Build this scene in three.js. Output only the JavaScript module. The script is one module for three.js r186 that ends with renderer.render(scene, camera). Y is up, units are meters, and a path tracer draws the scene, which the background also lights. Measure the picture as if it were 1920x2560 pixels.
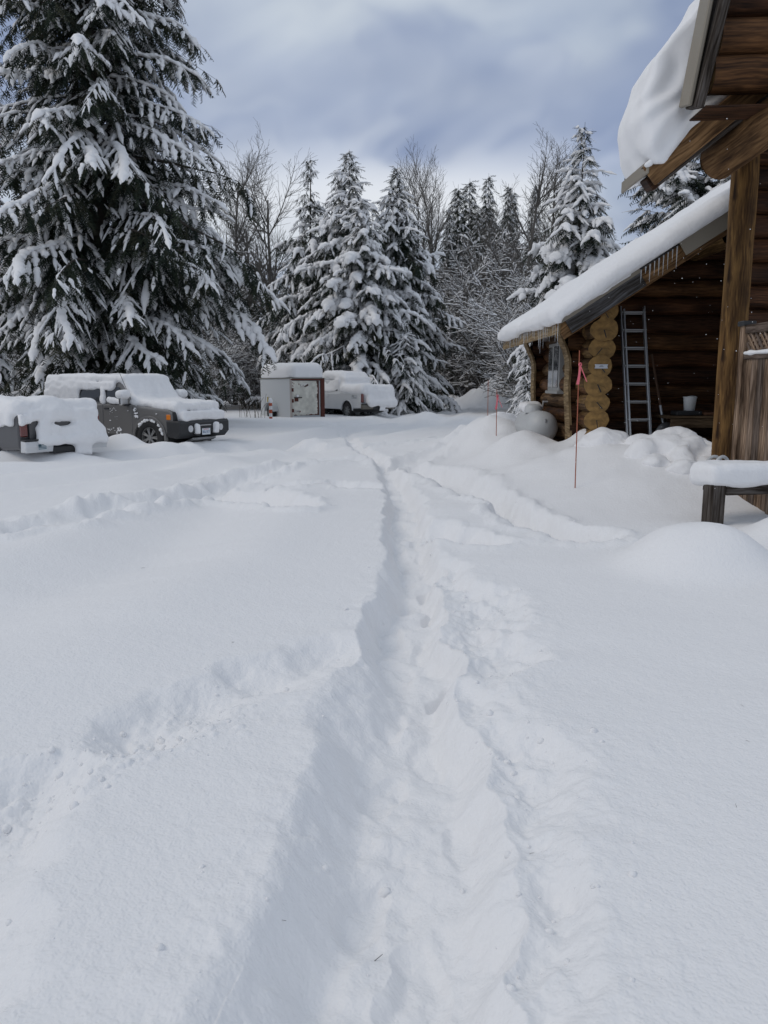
import * as THREE from 'three';
import { mergeGeometries } from 'three/addons/utils/BufferGeometryUtils.js';

// ---------- camera, sky, sun, exposure ----------
const scene = new THREE.Scene();
const camera = new THREE.PerspectiveCamera(67.2, 0.75, 0.05, 3000);
camera.position.set(0, 1.55, 0);
camera.rotation.x = THREE.MathUtils.degToRad(-9.4);
const renderer = new THREE.WebGLRenderer();
renderer.toneMapping = THREE.LinearToneMapping;
renderer.toneMappingExposure = 1.0;
renderer.shadowMap.enabled = true;

const { sin, cos, PI, sqrt, abs, min, max, floor, pow, exp, atan2, asin, hypot } = Math;
const clamp = (x, a = 0, b = 1) => min(b, max(a, x));
const lerp = (a, b, t) => a + (b - a) * t;
const sst = (a, b, x) => { const t = clamp((x - a) / (b - a)); return t * t * (3 - 2 * t); };
function rng(seed) { let s = seed >>> 0; return () => { s = (s + 0x6d2b79f5) | 0; let t = Math.imul(s ^ (s >>> 15), 1 | s); t = (t + Math.imul(t ^ (t >>> 7), 61 | t)) ^ t; return ((t ^ (t >>> 14)) >>> 0) / 4294967296; }; }
function h2(x, y) { let h = Math.imul(x | 0, 374761393) + Math.imul(y | 0, 668265263); h = Math.imul(h ^ (h >>> 13), 1274126177); return ((h ^ (h >>> 16)) >>> 0) / 4294967296; }
function vn(x, y) { const X = floor(x), Y = floor(y); let fx = x - X, fy = y - Y; fx = fx * fx * fx * (fx * (fx * 6 - 15) + 10); fy = fy * fy * fy * (fy * (fy * 6 - 15) + 10); return lerp(lerp(h2(X, Y), h2(X + 1, Y), fx), lerp(h2(X, Y + 1), h2(X + 1, Y + 1), fx), fy) * 2 - 1; }
function fbm(x, y, o = 4) { let a = 0.5, s = 0; for (let i = 0; i < o; i++) { s += a * vn(x, y); const t = x * 1.6 - y * 1.2; y = x * 1.2 + y * 1.6 + 17.3; x = t + 5.1; a *= 0.5; } return s; }
function n3(x, y, z) { const Z = floor(z), f = z - Z, g = f * f * (3 - 2 * f); return lerp(vn(x + Z * 31.7, y + Z * 17.1), vn(x + (Z + 1) * 31.7, y + (Z + 1) * 17.1), g); }
const lin = (c) => (c <= 0.04045 ? c / 12.92 : pow((c + 0.055) / 1.055, 2.4));

{ // overcast sky: layered grey cloud with a bluer band and thin bright gaps low down
  const W = 1536, H = 768, d = new Float32Array(W * H * 4);
  const key = [[-90, 150, 158, 170], [0, 168, 179, 196], [7, 172, 183, 202], [12, 190, 200, 214], [16.5, 161, 174, 199], [20.5, 168, 180, 202], [25, 190, 200, 213], [40, 188, 197, 210], [90, 185, 194, 207]];
  for (let j = 0; j < H; j++) for (let i = 0; i < W; i++) {
    const lat = ((j + 0.5) / H - 0.5) * PI, lon = ((i + 0.5) / W - 0.5) * 2 * PI, x = cos(lat) * cos(lon), y = sin(lat), z = cos(lat) * sin(lon);
    const az = atan2(x, -z) * 180 / PI, el = lat * 180 / PI, q = 1 / (max(y, 0) + 0.16);
    const big = fbm(x * q * 0.9 + 3.1, z * q * 0.9 - 1.7, 5), fine = fbm(x * q * 2.6 + 9.4, z * q * 2.6 + 2.2, 5);
    const wx = fbm(az * 0.06 + 2.0, el * 0.09 + 5.0, 4) * 1.1, deck = fbm(az * 0.055 + wx + 1.3, el * 0.1 + wx * 0.8 - 2.1, 5), rag = fbm(az * 0.12 + wx * 1.2 + 7.0, el * 0.19 + wx, 5);
    let e = el + big * 3 * sst(2, 12, el) + rag * 5, k = 0;
    while (k < key.length - 2 && e > key[k + 1][0]) k++;
    const t = sst(0, 1, clamp((e - key[k][0]) / (key[k + 1][0] - key[k][0])));
    let c = [1, 2, 3].map((m) => lerp(key[k][m], key[k + 1][m], t));
    c = c.map((v, m) => v + deck * [34, 30, 20][m] + rag * [14, 13, 10][m]); // thick grey deck over thinner bluish cloud
    const gap = clamp(sst(-0.1, 0.42, rag + deck * 0.5 + 0.12 + 0.5 * exp(-pow((az - 5) / 7, 2) - pow((el - 13.5) / 3.5, 2)) + 0.25 * exp(-pow((az + 9) / 6, 2) - pow((el - 13) / 3, 2))) * exp(-pow((el - 12.6) / 3.2, 2)) * (0.45 + 0.55 * exp(-pow((az - 3) / 16, 2)))); // ragged breaks low over the trees
    c = c.map((v, m) => lerp(v, [240, 243, 247][m], gap * 0.85));
    const b = 1 + fine * 0.08, o = (j * W + i) * 4;
    for (let m = 0; m < 3; m++) d[o + m] = lin(clamp(c[m] / 255)) * b;
    d[o + 3] = 1;
  }
  const sky = new THREE.DataTexture(d, W, H, THREE.RGBAFormat, THREE.FloatType);
  sky.mapping = THREE.EquirectangularReflectionMapping; sky.magFilter = sky.minFilter = THREE.LinearFilter; sky.needsUpdate = true;
  scene.background = sky; scene.environment = sky;
}
const sun = new THREE.DirectionalLight(0xfff4e6, 0.7);
sun.position.set(-40, 44, 12); sun.castShadow = true; sun.shadow.radius = 45; sun.shadow.mapSize.set(2048, 2048);
Object.assign(sun.shadow.camera, { left: -40, right: 40, top: 40, bottom: -40, near: 1, far: 160 });
scene.add(sun); scene.add(sun.target);

// ---------- helpers ----------
const V = (x, y, z) => new THREE.Vector3(x, y, z), taken = new Map();
function numbered(n) { const k = taken.get(n) ?? 0; taken.set(n, k + 1); return k ? n + '_' + String(k).padStart(3, '0') : n; }
function tag(o, label, category, group, kind) { Object.assign(o.userData, { label, category }); if (group) o.userData.group = group; if (kind) o.userData.kind = kind; return o; }
function thing(name, label, category, [x, y, z] = [0, 0, 0], turn = 0, group) { const o = new THREE.Group(); o.name = numbered(name); o.position.set(x, y, z); o.rotation.y = turn; scene.add(o); return tag(o, label, category, group); }
function mesh(name, g, m, parent, pos, rot) {
  const o = new THREE.Mesh(g, m); o.name = parent ? name : numbered(name); o.castShadow = o.receiveShadow = true;
  if (pos) o.position.set(...pos); if (rot) o.rotation.set(...rot);
  (parent ?? scene).add(o); return o;
}
const col = (r, g, b) => new THREE.Color().setRGB(r, g, b);
function std(c, rough = 0.8, o = {}) { return new THREE.MeshPhysicalMaterial({ color: col(...c), roughness: rough, ...o }); }
function tex(w, h, f, srgb = true) {
  const d = new Uint8Array(w * h * 4);
  for (let j = 0; j < h; j++) for (let i = 0; i < w; i++) { const c = f(i / w, j / h, i, j), o = (j * w + i) * 4; for (let k = 0; k < 3; k++) d[o + k] = clamp(c[k]) * 255; d[o + 3] = 255; }
  const t = new THREE.DataTexture(d, w, h); t.wrapS = t.wrapT = THREE.RepeatWrapping; t.magFilter = t.minFilter = THREE.LinearFilter; if (srgb) t.colorSpace = THREE.SRGBColorSpace; t.needsUpdate = true; return t;
}
// noise that repeats every p cells
function pn(x, y, p) { const X = floor(x), Y = floor(y); let fx = x - X, fy = y - Y; fx = fx * fx * (3 - 2 * fx); fy = fy * fy * (3 - 2 * fy); const m = (a) => ((a % p) + p) % p; return lerp(lerp(h2(m(X) + p * 7, m(Y)), h2(m(X + 1) + p * 7, m(Y)), fx), lerp(h2(m(X) + p * 7, m(Y + 1)), h2(m(X + 1) + p * 7, m(Y + 1)), fx), fy); }
const srgbOf = (c) => c.map((x) => (x <= 0.0031308 ? x * 12.92 : 1.055 * pow(x, 1 / 2.4) - 0.055));
function pw(x, y, p, q) { const X = floor(x), Y = floor(y); let fx = x - X, fy = y - Y; fx = fx * fx * (3 - 2 * fx); fy = fy * fy * (3 - 2 * fy); const a = (k) => ((k % p) + p) % p, b = (k) => ((k % q) + q) % q; return lerp(lerp(h2(a(X) + p * 7, b(Y)), h2(a(X + 1) + p * 7, b(Y)), fx), lerp(h2(a(X) + p * 7, b(Y + 1)), h2(a(X + 1) + p * 7, b(Y + 1)), fx), fy); }
// wood grain: runs along v; uv in metres
function wood(c, seed, contrast = 0.5, knots = 0) {
  const a = srgbOf(c);
  const f = (u, v) => {
    const S = seed % 29, w = pw(u * 4 + S, v * 3, 4, 3) - 0.5, s = pw((u + w * 0.05) * 64 + S, v * 4 + S, 64, 4), m = pw((u + w * 0.09) * 20 + S, v * 3, 20, 3), b = pw(u * 5 + S, v * 2 + S, 5, 2), fi = pw(u * 128, v * 16 + S, 128, 16);
    let k = 1 + contrast * ((s - 0.5) * 0.6 + (m - 0.5) * 0.7 + (b - 0.5) * 0.6 + (fi - 0.5) * 0.35);
    if (knots) { const kx = pw(u * 9 + S, v * 5, 9, 5); if (kx > 0.9) k *= 1 - (kx - 0.9) * 5; }
    return k;
  };
  return { map: tex(256, 256, (u, v) => { const k = f(u, v); return a.map((x, i) => x * (k + (k - 1) * [0, 0.12, 0.25][i])); }), bumpMap: tex(256, 256, (u, v) => { const k = f(u, v); return [k * 0.5, k * 0.5, k * 0.5]; }, false), bumpScale: 0.006 };
}
const woodMat = (c, seed, contrast, rough = 0.8, knots) => new THREE.MeshPhysicalMaterial({ roughness: rough, specularIntensity: 0.35, ...wood(c, seed, contrast, knots) });
// box with chamfered edges; grain (uv v) follows the longest side
function cbox(x, y, z, c = 0.006) {
  c = min(c, x * 0.3, y * 0.3, z * 0.3);
  const h = [x / 2, y / 2, z / 2], P = [], U = [], long = x >= y && x >= z ? 0 : y >= z ? 1 : 2, s = [-1, 1];
  const q = (a, b, d, e, n) => { const nx = (b[1] - a[1]) * (d[2] - a[2]) - (b[2] - a[2]) * (d[1] - a[1]), ny = (b[2] - a[2]) * (d[0] - a[0]) - (b[0] - a[0]) * (d[2] - a[2]), nz = (b[0] - a[0]) * (d[1] - a[1]) - (b[1] - a[1]) * (d[0] - a[0]); const f = nx * n[0] + ny * n[1] + nz * n[2] > 0; const t = e ? (f ? [a, b, d, a, d, e] : [a, d, b, a, e, d]) : f ? [a, b, d] : [a, d, b]; for (const p of t) { P.push(...p); const o = [0, 1, 2].filter((k) => k !== long); U.push(abs(n[o[0]]) > 0.6 ? p[o[1]] : p[o[0]], p[long]); } };
  const pt = (sx, sy, sz, f) => [sx * (h[0] - (f === 0 ? 0 : c)), sy * (h[1] - (f === 1 ? 0 : c)), sz * (h[2] - (f === 2 ? 0 : c))];
  for (let f = 0; f < 3; f++) for (const d of s) { const o = [0, 1, 2].filter((k) => k !== f), v = (a, b) => { const w = [0, 0, 0]; w[f] = d; w[o[0]] = a; w[o[1]] = b; return pt(...w, f); }, n = [0, 0, 0]; n[f] = d; q(v(-1, -1), v(1, -1), v(1, 1), v(-1, 1), n); }
  for (let f = 0; f < 3; f++) { const [a, b] = [0, 1, 2].filter((k) => k !== f); for (const da of s) for (const db of s) { const v = (e, face) => { const w = [0, 0, 0]; w[f] = e; w[a] = da; w[b] = db; return pt(...w, face); }, n = [0, 0, 0]; n[a] = da; n[b] = db; q(v(-1, a), v(1, a), v(1, b), v(-1, b), n); } }
  for (const a of s) for (const b of s) for (const d of s) q(pt(a, b, d, 0), pt(a, b, d, 1), pt(a, b, d, 2), null, [a, b, d]);
  const g = new THREE.BufferGeometry(); g.setAttribute('position', new THREE.Float32BufferAttribute(P, 3)); g.setAttribute('uv', new THREE.Float32BufferAttribute(U, 2)); g.computeVertexNormals(); return g;
}
// put geometry so that its +y (or given) axis runs from a to b
function between(a, b, roll = 0) { const A = V(...a), B = V(...b), m = new THREE.Matrix4(), q = new THREE.Quaternion().setFromUnitVectors(V(0, 1, 0), B.clone().sub(A).normalize()); q.multiply(new THREE.Quaternion().setFromAxisAngle(V(0, 1, 0), roll)); return m.compose(A.add(B).multiplyScalar(0.5), q, V(1, 1, 1)); }
const dist = (a, b) => hypot(a[0] - b[0], a[1] - b[1], a[2] - b[2]);
function cyl(a, b, r0, r1, n = 8, open = false) { const g = new THREE.CylinderGeometry(r1, r0, dist(a, b), n, 1, open); return g.applyMatrix4(between(a, b)); }
const merge = (gs) => mergeGeometries(gs.map((g) => { const h = g.index ? g.toNonIndexed() : g; for (const k of Object.keys(h.attributes)) if (!['position', 'normal', 'uv'].includes(k)) h.deleteAttribute(k); return h; }));
const at = (g, x, y, z, rx = 0, ry = 0, rz = 0) => g.applyMatrix4(new THREE.Matrix4().compose(V(x, y, z), new THREE.Quaternion().setFromEuler(new THREE.Euler(rx, ry, rz)), V(1, 1, 1)));
function ext(pts, width, bevel = 0.03, holes = []) { // side profile (x, y) drawn out along z, centred
  const s = new THREE.Shape(pts.map((p) => new THREE.Vector2(...p))); for (const h of holes) s.holes.push(new THREE.Path(h.map((p) => new THREE.Vector2(...p))));
  const g = new THREE.ExtrudeGeometry(s, { depth: width - 2 * bevel, bevelEnabled: bevel > 0, bevelThickness: bevel, bevelSize: bevel, bevelOffset: -bevel, bevelSegments: 3, curveSegments: 8 });
  return g.translate(0, 0, -width / 2 + bevel);
}
// isosurface of a signed distance (negative inside), by surface nets
function blob(f, a, b, c) {
  const n = [0, 1, 2].map((k) => Math.ceil((b[k] - a[k]) / c) + 1), [nx, ny, nz] = n, F = new Float32Array(nx * ny * nz), id = (i, j, k) => (k * ny + j) * nx + i;
  for (let k = 0; k < nz; k++) for (let j = 0; j < ny; j++) for (let i = 0; i < nx; i++) F[id(i, j, k)] = f(a[0] + i * c, a[1] + j * c, a[2] + k * c);
  const P = [], U = [], I = [], vi = new Int32Array(nx * ny * nz).fill(-1);
  for (let k = 0; k < nz - 1; k++) for (let j = 0; j < ny - 1; j++) for (let i = 0; i < nx - 1; i++) {
    let cnt = 0, X = 0, Y = 0, Z = 0;
    const e = (i0, j0, k0, i1, j1, k1) => { const p = F[id(i + i0, j + j0, k + k0)], q = F[id(i + i1, j + j1, k + k1)]; if (p < 0 !== q < 0) { const t = p / (p - q); X += lerp(i0, i1, t); Y += lerp(j0, j1, t); Z += lerp(k0, k1, t); cnt++; } };
    for (const [p, q] of [[0, 0], [1, 0], [0, 1], [1, 1]]) { e(0, p, q, 1, p, q); e(p, 0, q, p, 1, q); e(p, q, 0, p, q, 1); }
    if (cnt) { vi[id(i, j, k)] = P.length / 3; const x = a[0] + (i + X / cnt) * c, y = a[1] + (j + Y / cnt) * c, z = a[2] + (k + Z / cnt) * c; P.push(x, y, z); U.push(x + y * 0.6, z + y * 0.8); }
  }
  const quad = (p, q, r, s, flip) => { if (min(p, q, r, s) < 0) return; flip ? I.push(p, r, q, p, s, r) : I.push(p, q, r, p, r, s); };
  for (let k = 1; k < nz - 1; k++) for (let j = 1; j < ny - 1; j++) for (let i = 1; i < nx - 1; i++) {
    const o = F[id(i, j, k)] < 0;
    if (o !== F[id(i + 1, j, k)] < 0) quad(vi[id(i, j - 1, k - 1)], vi[id(i, j, k - 1)], vi[id(i, j, k)], vi[id(i, j - 1, k)], !o);
    if (o !== F[id(i, j + 1, k)] < 0) quad(vi[id(i - 1, j, k - 1)], vi[id(i - 1, j, k)], vi[id(i, j, k)], vi[id(i, j, k - 1)], !o);
    if (o !== F[id(i, j, k + 1)] < 0) quad(vi[id(i - 1, j - 1, k)], vi[id(i, j - 1, k)], vi[id(i, j, k)], vi[id(i - 1, j, k)], !o);
  }
  const g = new THREE.BufferGeometry(); g.setAttribute('position', new THREE.Float32BufferAttribute(P, 3)); g.setAttribute('uv', new THREE.Float32BufferAttribute(U, 2)); g.setIndex(I); g.computeVertexNormals(); return g;
}
const smin = (a, b, k) => { const h = clamp(0.5 + (0.5 * (b - a)) / k); return lerp(b, a, h) - k * h * (1 - h); };
// rounded box, tilted by rz about z
function rb(x, y, z, c, h, r, rz = 0) { let dx = x - c[0], dy = y - c[1]; if (rz) { const C = cos(rz), S = sin(rz); [dx, dy] = [dx * C + dy * S, dy * C - dx * S]; } const qx = abs(dx) - h[0] + r, qy = abs(dy) - h[1] + r, qz = abs(z - c[2]) - h[2] + r; return hypot(max(qx, 0), max(qy, 0), max(qz, 0)) + min(max(qx, qy, qz), 0) - r; }

// ---------- shared materials ----------
const grainTex = tex(1024, 1024, (u, v) => { let s = 0; for (const [k, a] of [[16, 0.1], [48, 0.22], [110, 0.36], [256, 0.32]]) s += a * pn(u * k, v * k, k); return [s, s, s]; }, false);
grainTex.repeat.set(0.55, 0.55);
const snow = new THREE.MeshPhysicalMaterial({ color: col(0.84, 0.838, 0.842), roughness: 0.75, specularIntensity: 0.5, bumpMap: grainTex, bumpScale: 0.0055 });
const softSnow = new THREE.MeshPhysicalMaterial({ color: col(0.84, 0.838, 0.842), roughness: 0.88, specularIntensity: 0.3 });
const bark = std([0.06, 0.05, 0.042], 0.95), paleBark = std([0.13, 0.12, 0.108], 0.95);

// ---------- snow-covered ground ----------
function along(pts, x, z) { // nearest point of a polyline: [distance, share of the way, side]
  let best = 1e9, bt = 0, sd = 1; const n = pts.length - 1;
  for (let i = 0; i < n; i++) { const ax = pts[i][0], az = pts[i][1], bx = pts[i + 1][0] - ax, bz = pts[i + 1][1] - az, t = clamp(((x - ax) * bx + (z - az) * bz) / (bx * bx + bz * bz)), dx = x - ax - bx * t, dz = z - az - bz * t, d = dx * dx + dz * dz; if (d < best) { best = d; bt = (i + t) / n; sd = bx * dz - bz * dx > 0 ? 1 : -1; } }
  return [sqrt(best), bt, sd];
}
function table(T, z) { if (z >= T[0][0]) return T[0][1]; for (let i = 1; i < T.length; i++) if (z >= T[i][0]) return lerp(T[i - 1][1], T[i][1], (z - T[i - 1][0]) / (T[i][0] - T[i - 1][0])); return T[T.length - 1][1]; }
const trL = [[0, -0.45], [-1.66, -0.5], [-2.22, -0.42], [-2.85, -0.35], [-3.63, -0.33], [-4.2, -0.22], [-5.44, -0.1], [-6.73, -0.04], [-8.8, -0.02], [-11.1, -0.02], [-15, -0.2], [-19, -0.85], [-22, -1.2], [-25.5, -1.5], [-32, -2.4], [-45, -3.4]];
const trR = [[0, 0.48], [-1.66, 0.5], [-2.85, 0.53], [-3.63, 0.54], [-5, 0.54], [-6.7, 0.54], [-8.8, 0.6], [-11, 0.54], [-15, 0.3], [-19, -0.35], [-22, -0.72], [-25.5, -1.0], [-32, -1.8], [-45, -2.8]];
const trO = [[0, 0.64], [-1.66, 0.66], [-2.5, 0.74], [-3.45, 0.82], [-4.9, 0.92], [-5.8, 0.9], [-6.6, 0.72], [-7.4, 0.52], [-60, -9]];
function domes(x, z, cell, share, big) { // scattered crumbs: half-round lumps
  const X = floor(x / cell), Z = floor(z / cell); let h = 0;
  for (let i = -1; i <= 1; i++) for (let j = -1; j <= 1; j++) { const a = X + i, b = Z + j, p = h2(a * 3 + 11, b * 5 + 7); if (p > share) continue; const fade = clamp((share - p) * 6); const r = cell * big * (0.35 + 0.65 * h2(a + 91, b - 37)), dx = x - (a + h2(a + 5, b + 3)) * cell, dz = z - (b + h2(a - 8, b + 13)) * cell, q = (dx * dx + dz * dz) / (r * r); if (q < 1) h = max(h, sqrt(1 - q) * r * 0.75 * fade); }
  return h;
}
// tracks ploughed through the fresh snow: points, half width, depth, rim height, roughness
const tracks = [
  [[[-1.1, -3.25], [-0.86, -3.62], [-0.55, -4.02], [-0.3, -4.35]], 0.22, 0.12, 0.0, 0.03],
  [[[-1.22, -1.3], [-1.3, -2.0], [-1.38, -2.45], [-1.36, -2.78]], 0.24, 0.18, 0.0, 0.03],
  [[[-6.2, -6.3], [-3.98, -7.9], [-3.7, -8.8], [-3.45, -10.0]], 0.34, 0.13, 0.09, 0.14],
  [[[-3.5, -9.9], [-3.0, -11.4], [-2.5, -13.6], [-1.6, -15.2], [-0.5, -15.8]], 0.34, 0.14, 0.11, 0.14],
  [[[-2.7, -12.1], [-1.95, -11.3], [-1.35, -10.3], [-1.05, -9.7]], 0.3, 0.24, 0.07, 0.12],
  [[[-1.6, -12.0], [-0.8, -12.2], [-0.1, -11.8]], 0.22, 0.13, 0.06, 0.1],
  [[[0.55, -14.6], [0.95, -13.4], [1.3, -11.2], [1.55, -9.4], [1.72, -8.4], [2.05, -7.75]], 0.3, 0.26, 0.08, 0.12],
  [[[0.5, -8.3], [0.85, -7.75], [1.0, -7.55]], 0.24, 0.22, 0.04, 0.08],
  [[[0.3, -15.2], [1.6, -18.2], [3.2, -20.6], [5.2, -22.0]], 0.45, 0.12, 0.08, 0.16],
  [[[-0.9, -19.5], [1.2, -21.2], [3.4, -23.5]], 0.4, 0.1, 0.07, 0.14],
  [[[-4.2, -19.4], [-3.0, -18.9], [-2.2, -19.4]], 0.5, 0.1, 0.06, 0.12],
];
for (const t of tracks) t.box = [min(...t[0].map((p) => p[0])) - 1.2, max(...t[0].map((p) => p[0])) + 1.2, min(...t[0].map((p) => p[1])) - 1.2, max(...t[0].map((p) => p[1])) + 1.2];
// wheel ruts of earlier days, rounded over by new snow
const ruts = [[[-9, -8.6], [-6.4, -11.2], [-4.4, -14.5], [-2.8, -20], [-1.2, -28], [0.8, -40], [3.5, -58], [7, -90]], [[-12, -11.4], [-7.4, -13.2], [-5, -16.2], [-2.6, -22], [0.4, -30], [2.6, -42], [5, -60], [9, -90]], [[-12, -14.0], [-7, -15.6], [-4.4, -17.6], [-1, -23.5], [2, -31], [3.8, -43], [6.2, -60]], [[-5.2, -3], [-3.0, -5.0], [-2.28, -7], [-2.3, -10], [-2.6, -13], [-2.0, -19]], [[-9, -24], [-4, -27], [0, -33], [3, -44]]];
const rutW = [0.55, 0.7, 0.65, 1.0, 0.8], rutD = [0.13, 0.15, 0.14, 0.13, 0.13];
// drifts and heaps: x, z, rx, rz, height, sharpness
const heaps = [[3.75, -12.2, 1.75, 2.3, 0.6, 1.25], [4.6, -11.0, 1.5, 1.8, 0.1, 1], [2.4, -14.0, 0.75, 0.9, 0.5, 1.0], [2.35, -16.8, 0.95, 1.5, 0.86, 1.0], [2.7, -19.4, 1.2, 1.4, 0.8, 1], [2.7, -6.5, 0.56, 0.55, 0.3, 1.7], [4.25, -7.5, 0.66, 0.45, 0.24, 1.6], [3.5, -7.7, 0.35, 0.3, -0.06, 1], [-6.25, -18.35, 0.5, 0.42, 0.32, 1.5], [-7.3, -16.1, 1.3, 0.55, 0.3, 1.2], [-8.6, -15.2, 1.4, 0.6, 0.22, 1.2], [-5.4, -18.2, 0.6, 0.4, 0.12, 1.2], [7.4, -53, 1.3, 1.3, 1.3, 1.2], [8.9, -52.4, 1.5, 1.5, 1.7, 1.2], [10.6, -52, 1.6, 1.6, 1.6, 1], [6.1, -55, 1.3, 1.5, 0.9, 1.1], [4.9, -58, 1.4, 1.6, 0.7, 1.1], [8.1, -54.5, 2.2, 1.2, 0.5, 1], [-2.2, -14.6, 0.9, 1.1, 0.16, 1.3], [-3.6, -15.4, 0.9, 0.9, 0.12, 1.2], [-9.5, -28, 5, 5, 0.4, 1], [1.0, -9.3, 0.5, 0.9, 0.06, 1.2], [3.6, -13.3, 0.4, 0.5, 0.22, 1.6], [1.7, -35, 1.4, 0.9, 0.3, 1.2], [0.4, -46, 2.2, 1.4, 0.35, 1.2]];
let lastRough = 0;
function groundH(x, z) {
  lastRough = 0;
  const r = hypot(x, z);
  let h = 0.09 * fbm(x * 0.16 + 7, z * 0.16 + 3, 3) + 0.025 * fbm(x * 0.7, z * 0.7, 2) * sst(60, 4, r) + 0.05 * sst(1.5, 4.5, x) * sst(-3, -7, z);
  if (r > 70) return h + fbm(x * 0.02, z * 0.02, 2) * 1.5 * sst(70, 160, r);
  if (r < 40) h += 0.012 * vn(x * 1.1 + z * 0.3, z * 3.2 - x * 0.6) * 0.5;
  for (const [cx, cz, rx, rz, hh, p] of heaps) { const dx = (x - cx) / rx, dz = (z - cz) / rz, q = dx * dx + dz * dz; if (q < 6.5) h += hh * exp(-pow(q, p) * 1.05) * (1 + 0.3 * fbm(x * 1.1 + cx, z * 1.1, 3)); }
  let rut = 0; for (let i = 0; i < ruts.length; i++) { const [d] = along(ruts[i], x, z); const w = rutW[i] * (1 + 0.3 * vn(x * 0.3 + i * 9, z * 0.3)); if (d < w * 2.4) rut += -rutD[i] * exp(-(d * d) / (w * w * 0.5)) + rutD[i] * 0.35 * exp(-pow((d - w * 1.35) / (w * 0.45), 2)); }
  h += rut;
  let rough = 0, cut = 0;
  const e1 = fbm(x * 2.3 + 1, z * 2.3 + 8, 4), e2 = fbm(x * 9 + 4, z * 9 - 2, 3);
  for (const t of tracks) {
    if (x < t.box[0] || x > t.box[1] || z < t.box[2] || z > t.box[3]) continue;
    let [d, s] = along(t[0], x, z); const endF = s <= 0.001 || s >= 0.999 ? 1 : 1; const w = t[1] * (1 + 0.3 * vn(s * 9 + t[2] * 50, 3));
    d += e1 * 0.12 + e2 * 0.03; const dep = t[2] * (0.75 + 0.5 * vn(s * 7 + t[1] * 77, 1) * 0.6 + 0.25);
    const ins = 1 - sst(w * (t[4] < 0.05 ? 0.05 : 0.25), w * (t[4] < 0.05 ? 1.25 : 1.1), d * endF); cut = max(cut, dep * ins);
    const rim = exp(-pow((d - w * 1.3) / (w * 0.38), 2)); h += t[3] * 0.7 * rim * (0.7 + 0.9 * fbm(x * 3 + 3, z * 3, 3));
    rough = max(rough, rim * t[4] * 3.2, ins * 0.4, sst(w * 2.6, w, d) * 0.22 * (t[4] > 0.05 ? 1 : 0.3));
  }
  // the trodden path
  const L = table(trL, z) + e1 * 0.09 + e2 * 0.015, R = table(trR, z) + e1 * 0.1 - e2 * 0.025 + 0.05 * vn(z * 2.7, 4), O = table(trO, z) + e1 * 0.22 - e2 * 0.05 + 0.07 * vn(z * 2.1, 9);
  const deep = 0.24 * sst(-40, -4, z) + 0.0 , nearW = sst(-7, -2, z);
  const wl = lerp(0.18, 0.36, nearW) * (1 + 0.35 * vn(z * 1.3, 8)), wr = lerp(0.2, 0.3, nearW);
  const inL = sst(0, wl, x - L), inR = sst(0, wr, R - x), inO = sst(0.0, 0.3, O - x) * sst(-0.3, 0.1, x - R);
  let core = inL * inR * deep;
  const shelf = inO * deep * (0.52 + 0.35 * fbm(x * 2.6 + 8, z * 1.9, 3));
  if (core > 0.04) { // boot prints alternate along the floor, some trodden over
    const mid = (L + R) / 2, k = floor(-z / 0.36), c = inL * inR;
    let pit = 0; for (let i = -1; i <= 1; i++) { const n = k + i, cz = -(n + 0.5 + 0.3 * (h2(n, 3) - 0.5)) * 0.36, cx = mid + (n % 2 ? 0.12 : -0.1) + 0.12 * (h2(n, 8) - 0.5), a = 0.3 * (h2(n, 5) - 0.5), dx = x - cx - (z - cz) * a, d = hypot(dx / 0.085, (z - cz) / 0.18) + e1 * 0.5 + e2 * 0.12; pit = max(pit, (0.025 + 0.035 * h2(n, 9)) * (1 - sst(0.5, 1.2, d)) - 0.008 * exp(-pow((d - 1.3) / 0.22, 2))); }
    core += pit * c * sst(-16, -7, z) - c * (0.07 * fbm(x * 3.4, z * 3.0, 4) + 0.008 * fbm(x * 12, z * 12, 3)) - 0.03 * fbm(x * 6 + z, z * 3, 3) * inL * (1 - inL) * 3;
  }
  core = max(core, shelf);
  const edge = max(exp(-pow((x - L) / 0.16, 2)), exp(-pow((x - max(R, O)) / 0.2, 2)) * 1.0) * sst(-32, -10, z) ;
  h -= max(cut, core);
  rough = max(rough, edge * 0.22, inO * 0.75 * (1 - inR), inL * inR * 0.08 * sst(-45, -20, z));
  lastRough = rough;
  if (r < 34 && rough > 0.02) {
    const bil = (k, o) => 0.55 - 2 * abs(fbm(x * k + e2 * 0.2, z * k + o, 2)); // clods: rounded tops, creased between
    h += rough * (0.04 * fbm(x * 6, z * 6, 4) + 0.055 * bil(3.1, 1) + (r < 20 ? 0.03 * bil(7.3, 5) : 0) + (r < 10 ? 0.014 * bil(17, 9) : 0));
    if (r < 20) h += domes(x + e1 * 0.05, z + e1 * 0.04, 0.3, 0.3 * rough, 0.5) * 0.3 * clamp(rough);
  }
  if (r < 9) { // crumbs flung beside the path and the drag mark
    const [d] = along([[-1.9, -2.3], [-1.2, -2.9], [-1.0, -3.15], [-0.8, -3.4]], x, z), m = 0.8 * exp(-pow(d / 0.22, 2)) + 0.12 * exp(-pow((x - L + 0.2) / 0.2, 2)) * sst(-6, -2, z);
    if (m > 0.05) h += domes(x + e2 * 0.03, z + e2 * 0.02, 0.05, 0.7 * m, 0.6) * 0.6 + domes(x + 3 + e2 * 0.03, z + 1, 0.11, 0.28 * m, 0.42) * 0.6 + 0.012 * m * fbm(x * 20, z * 20, 3);
    h += 0.003 * fbm(x * 14, z * 14, 3);
  } else if (r < 24) h += 0.006 * fbm(x * 6, z * 9, 3);
  return h;
}
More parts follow.
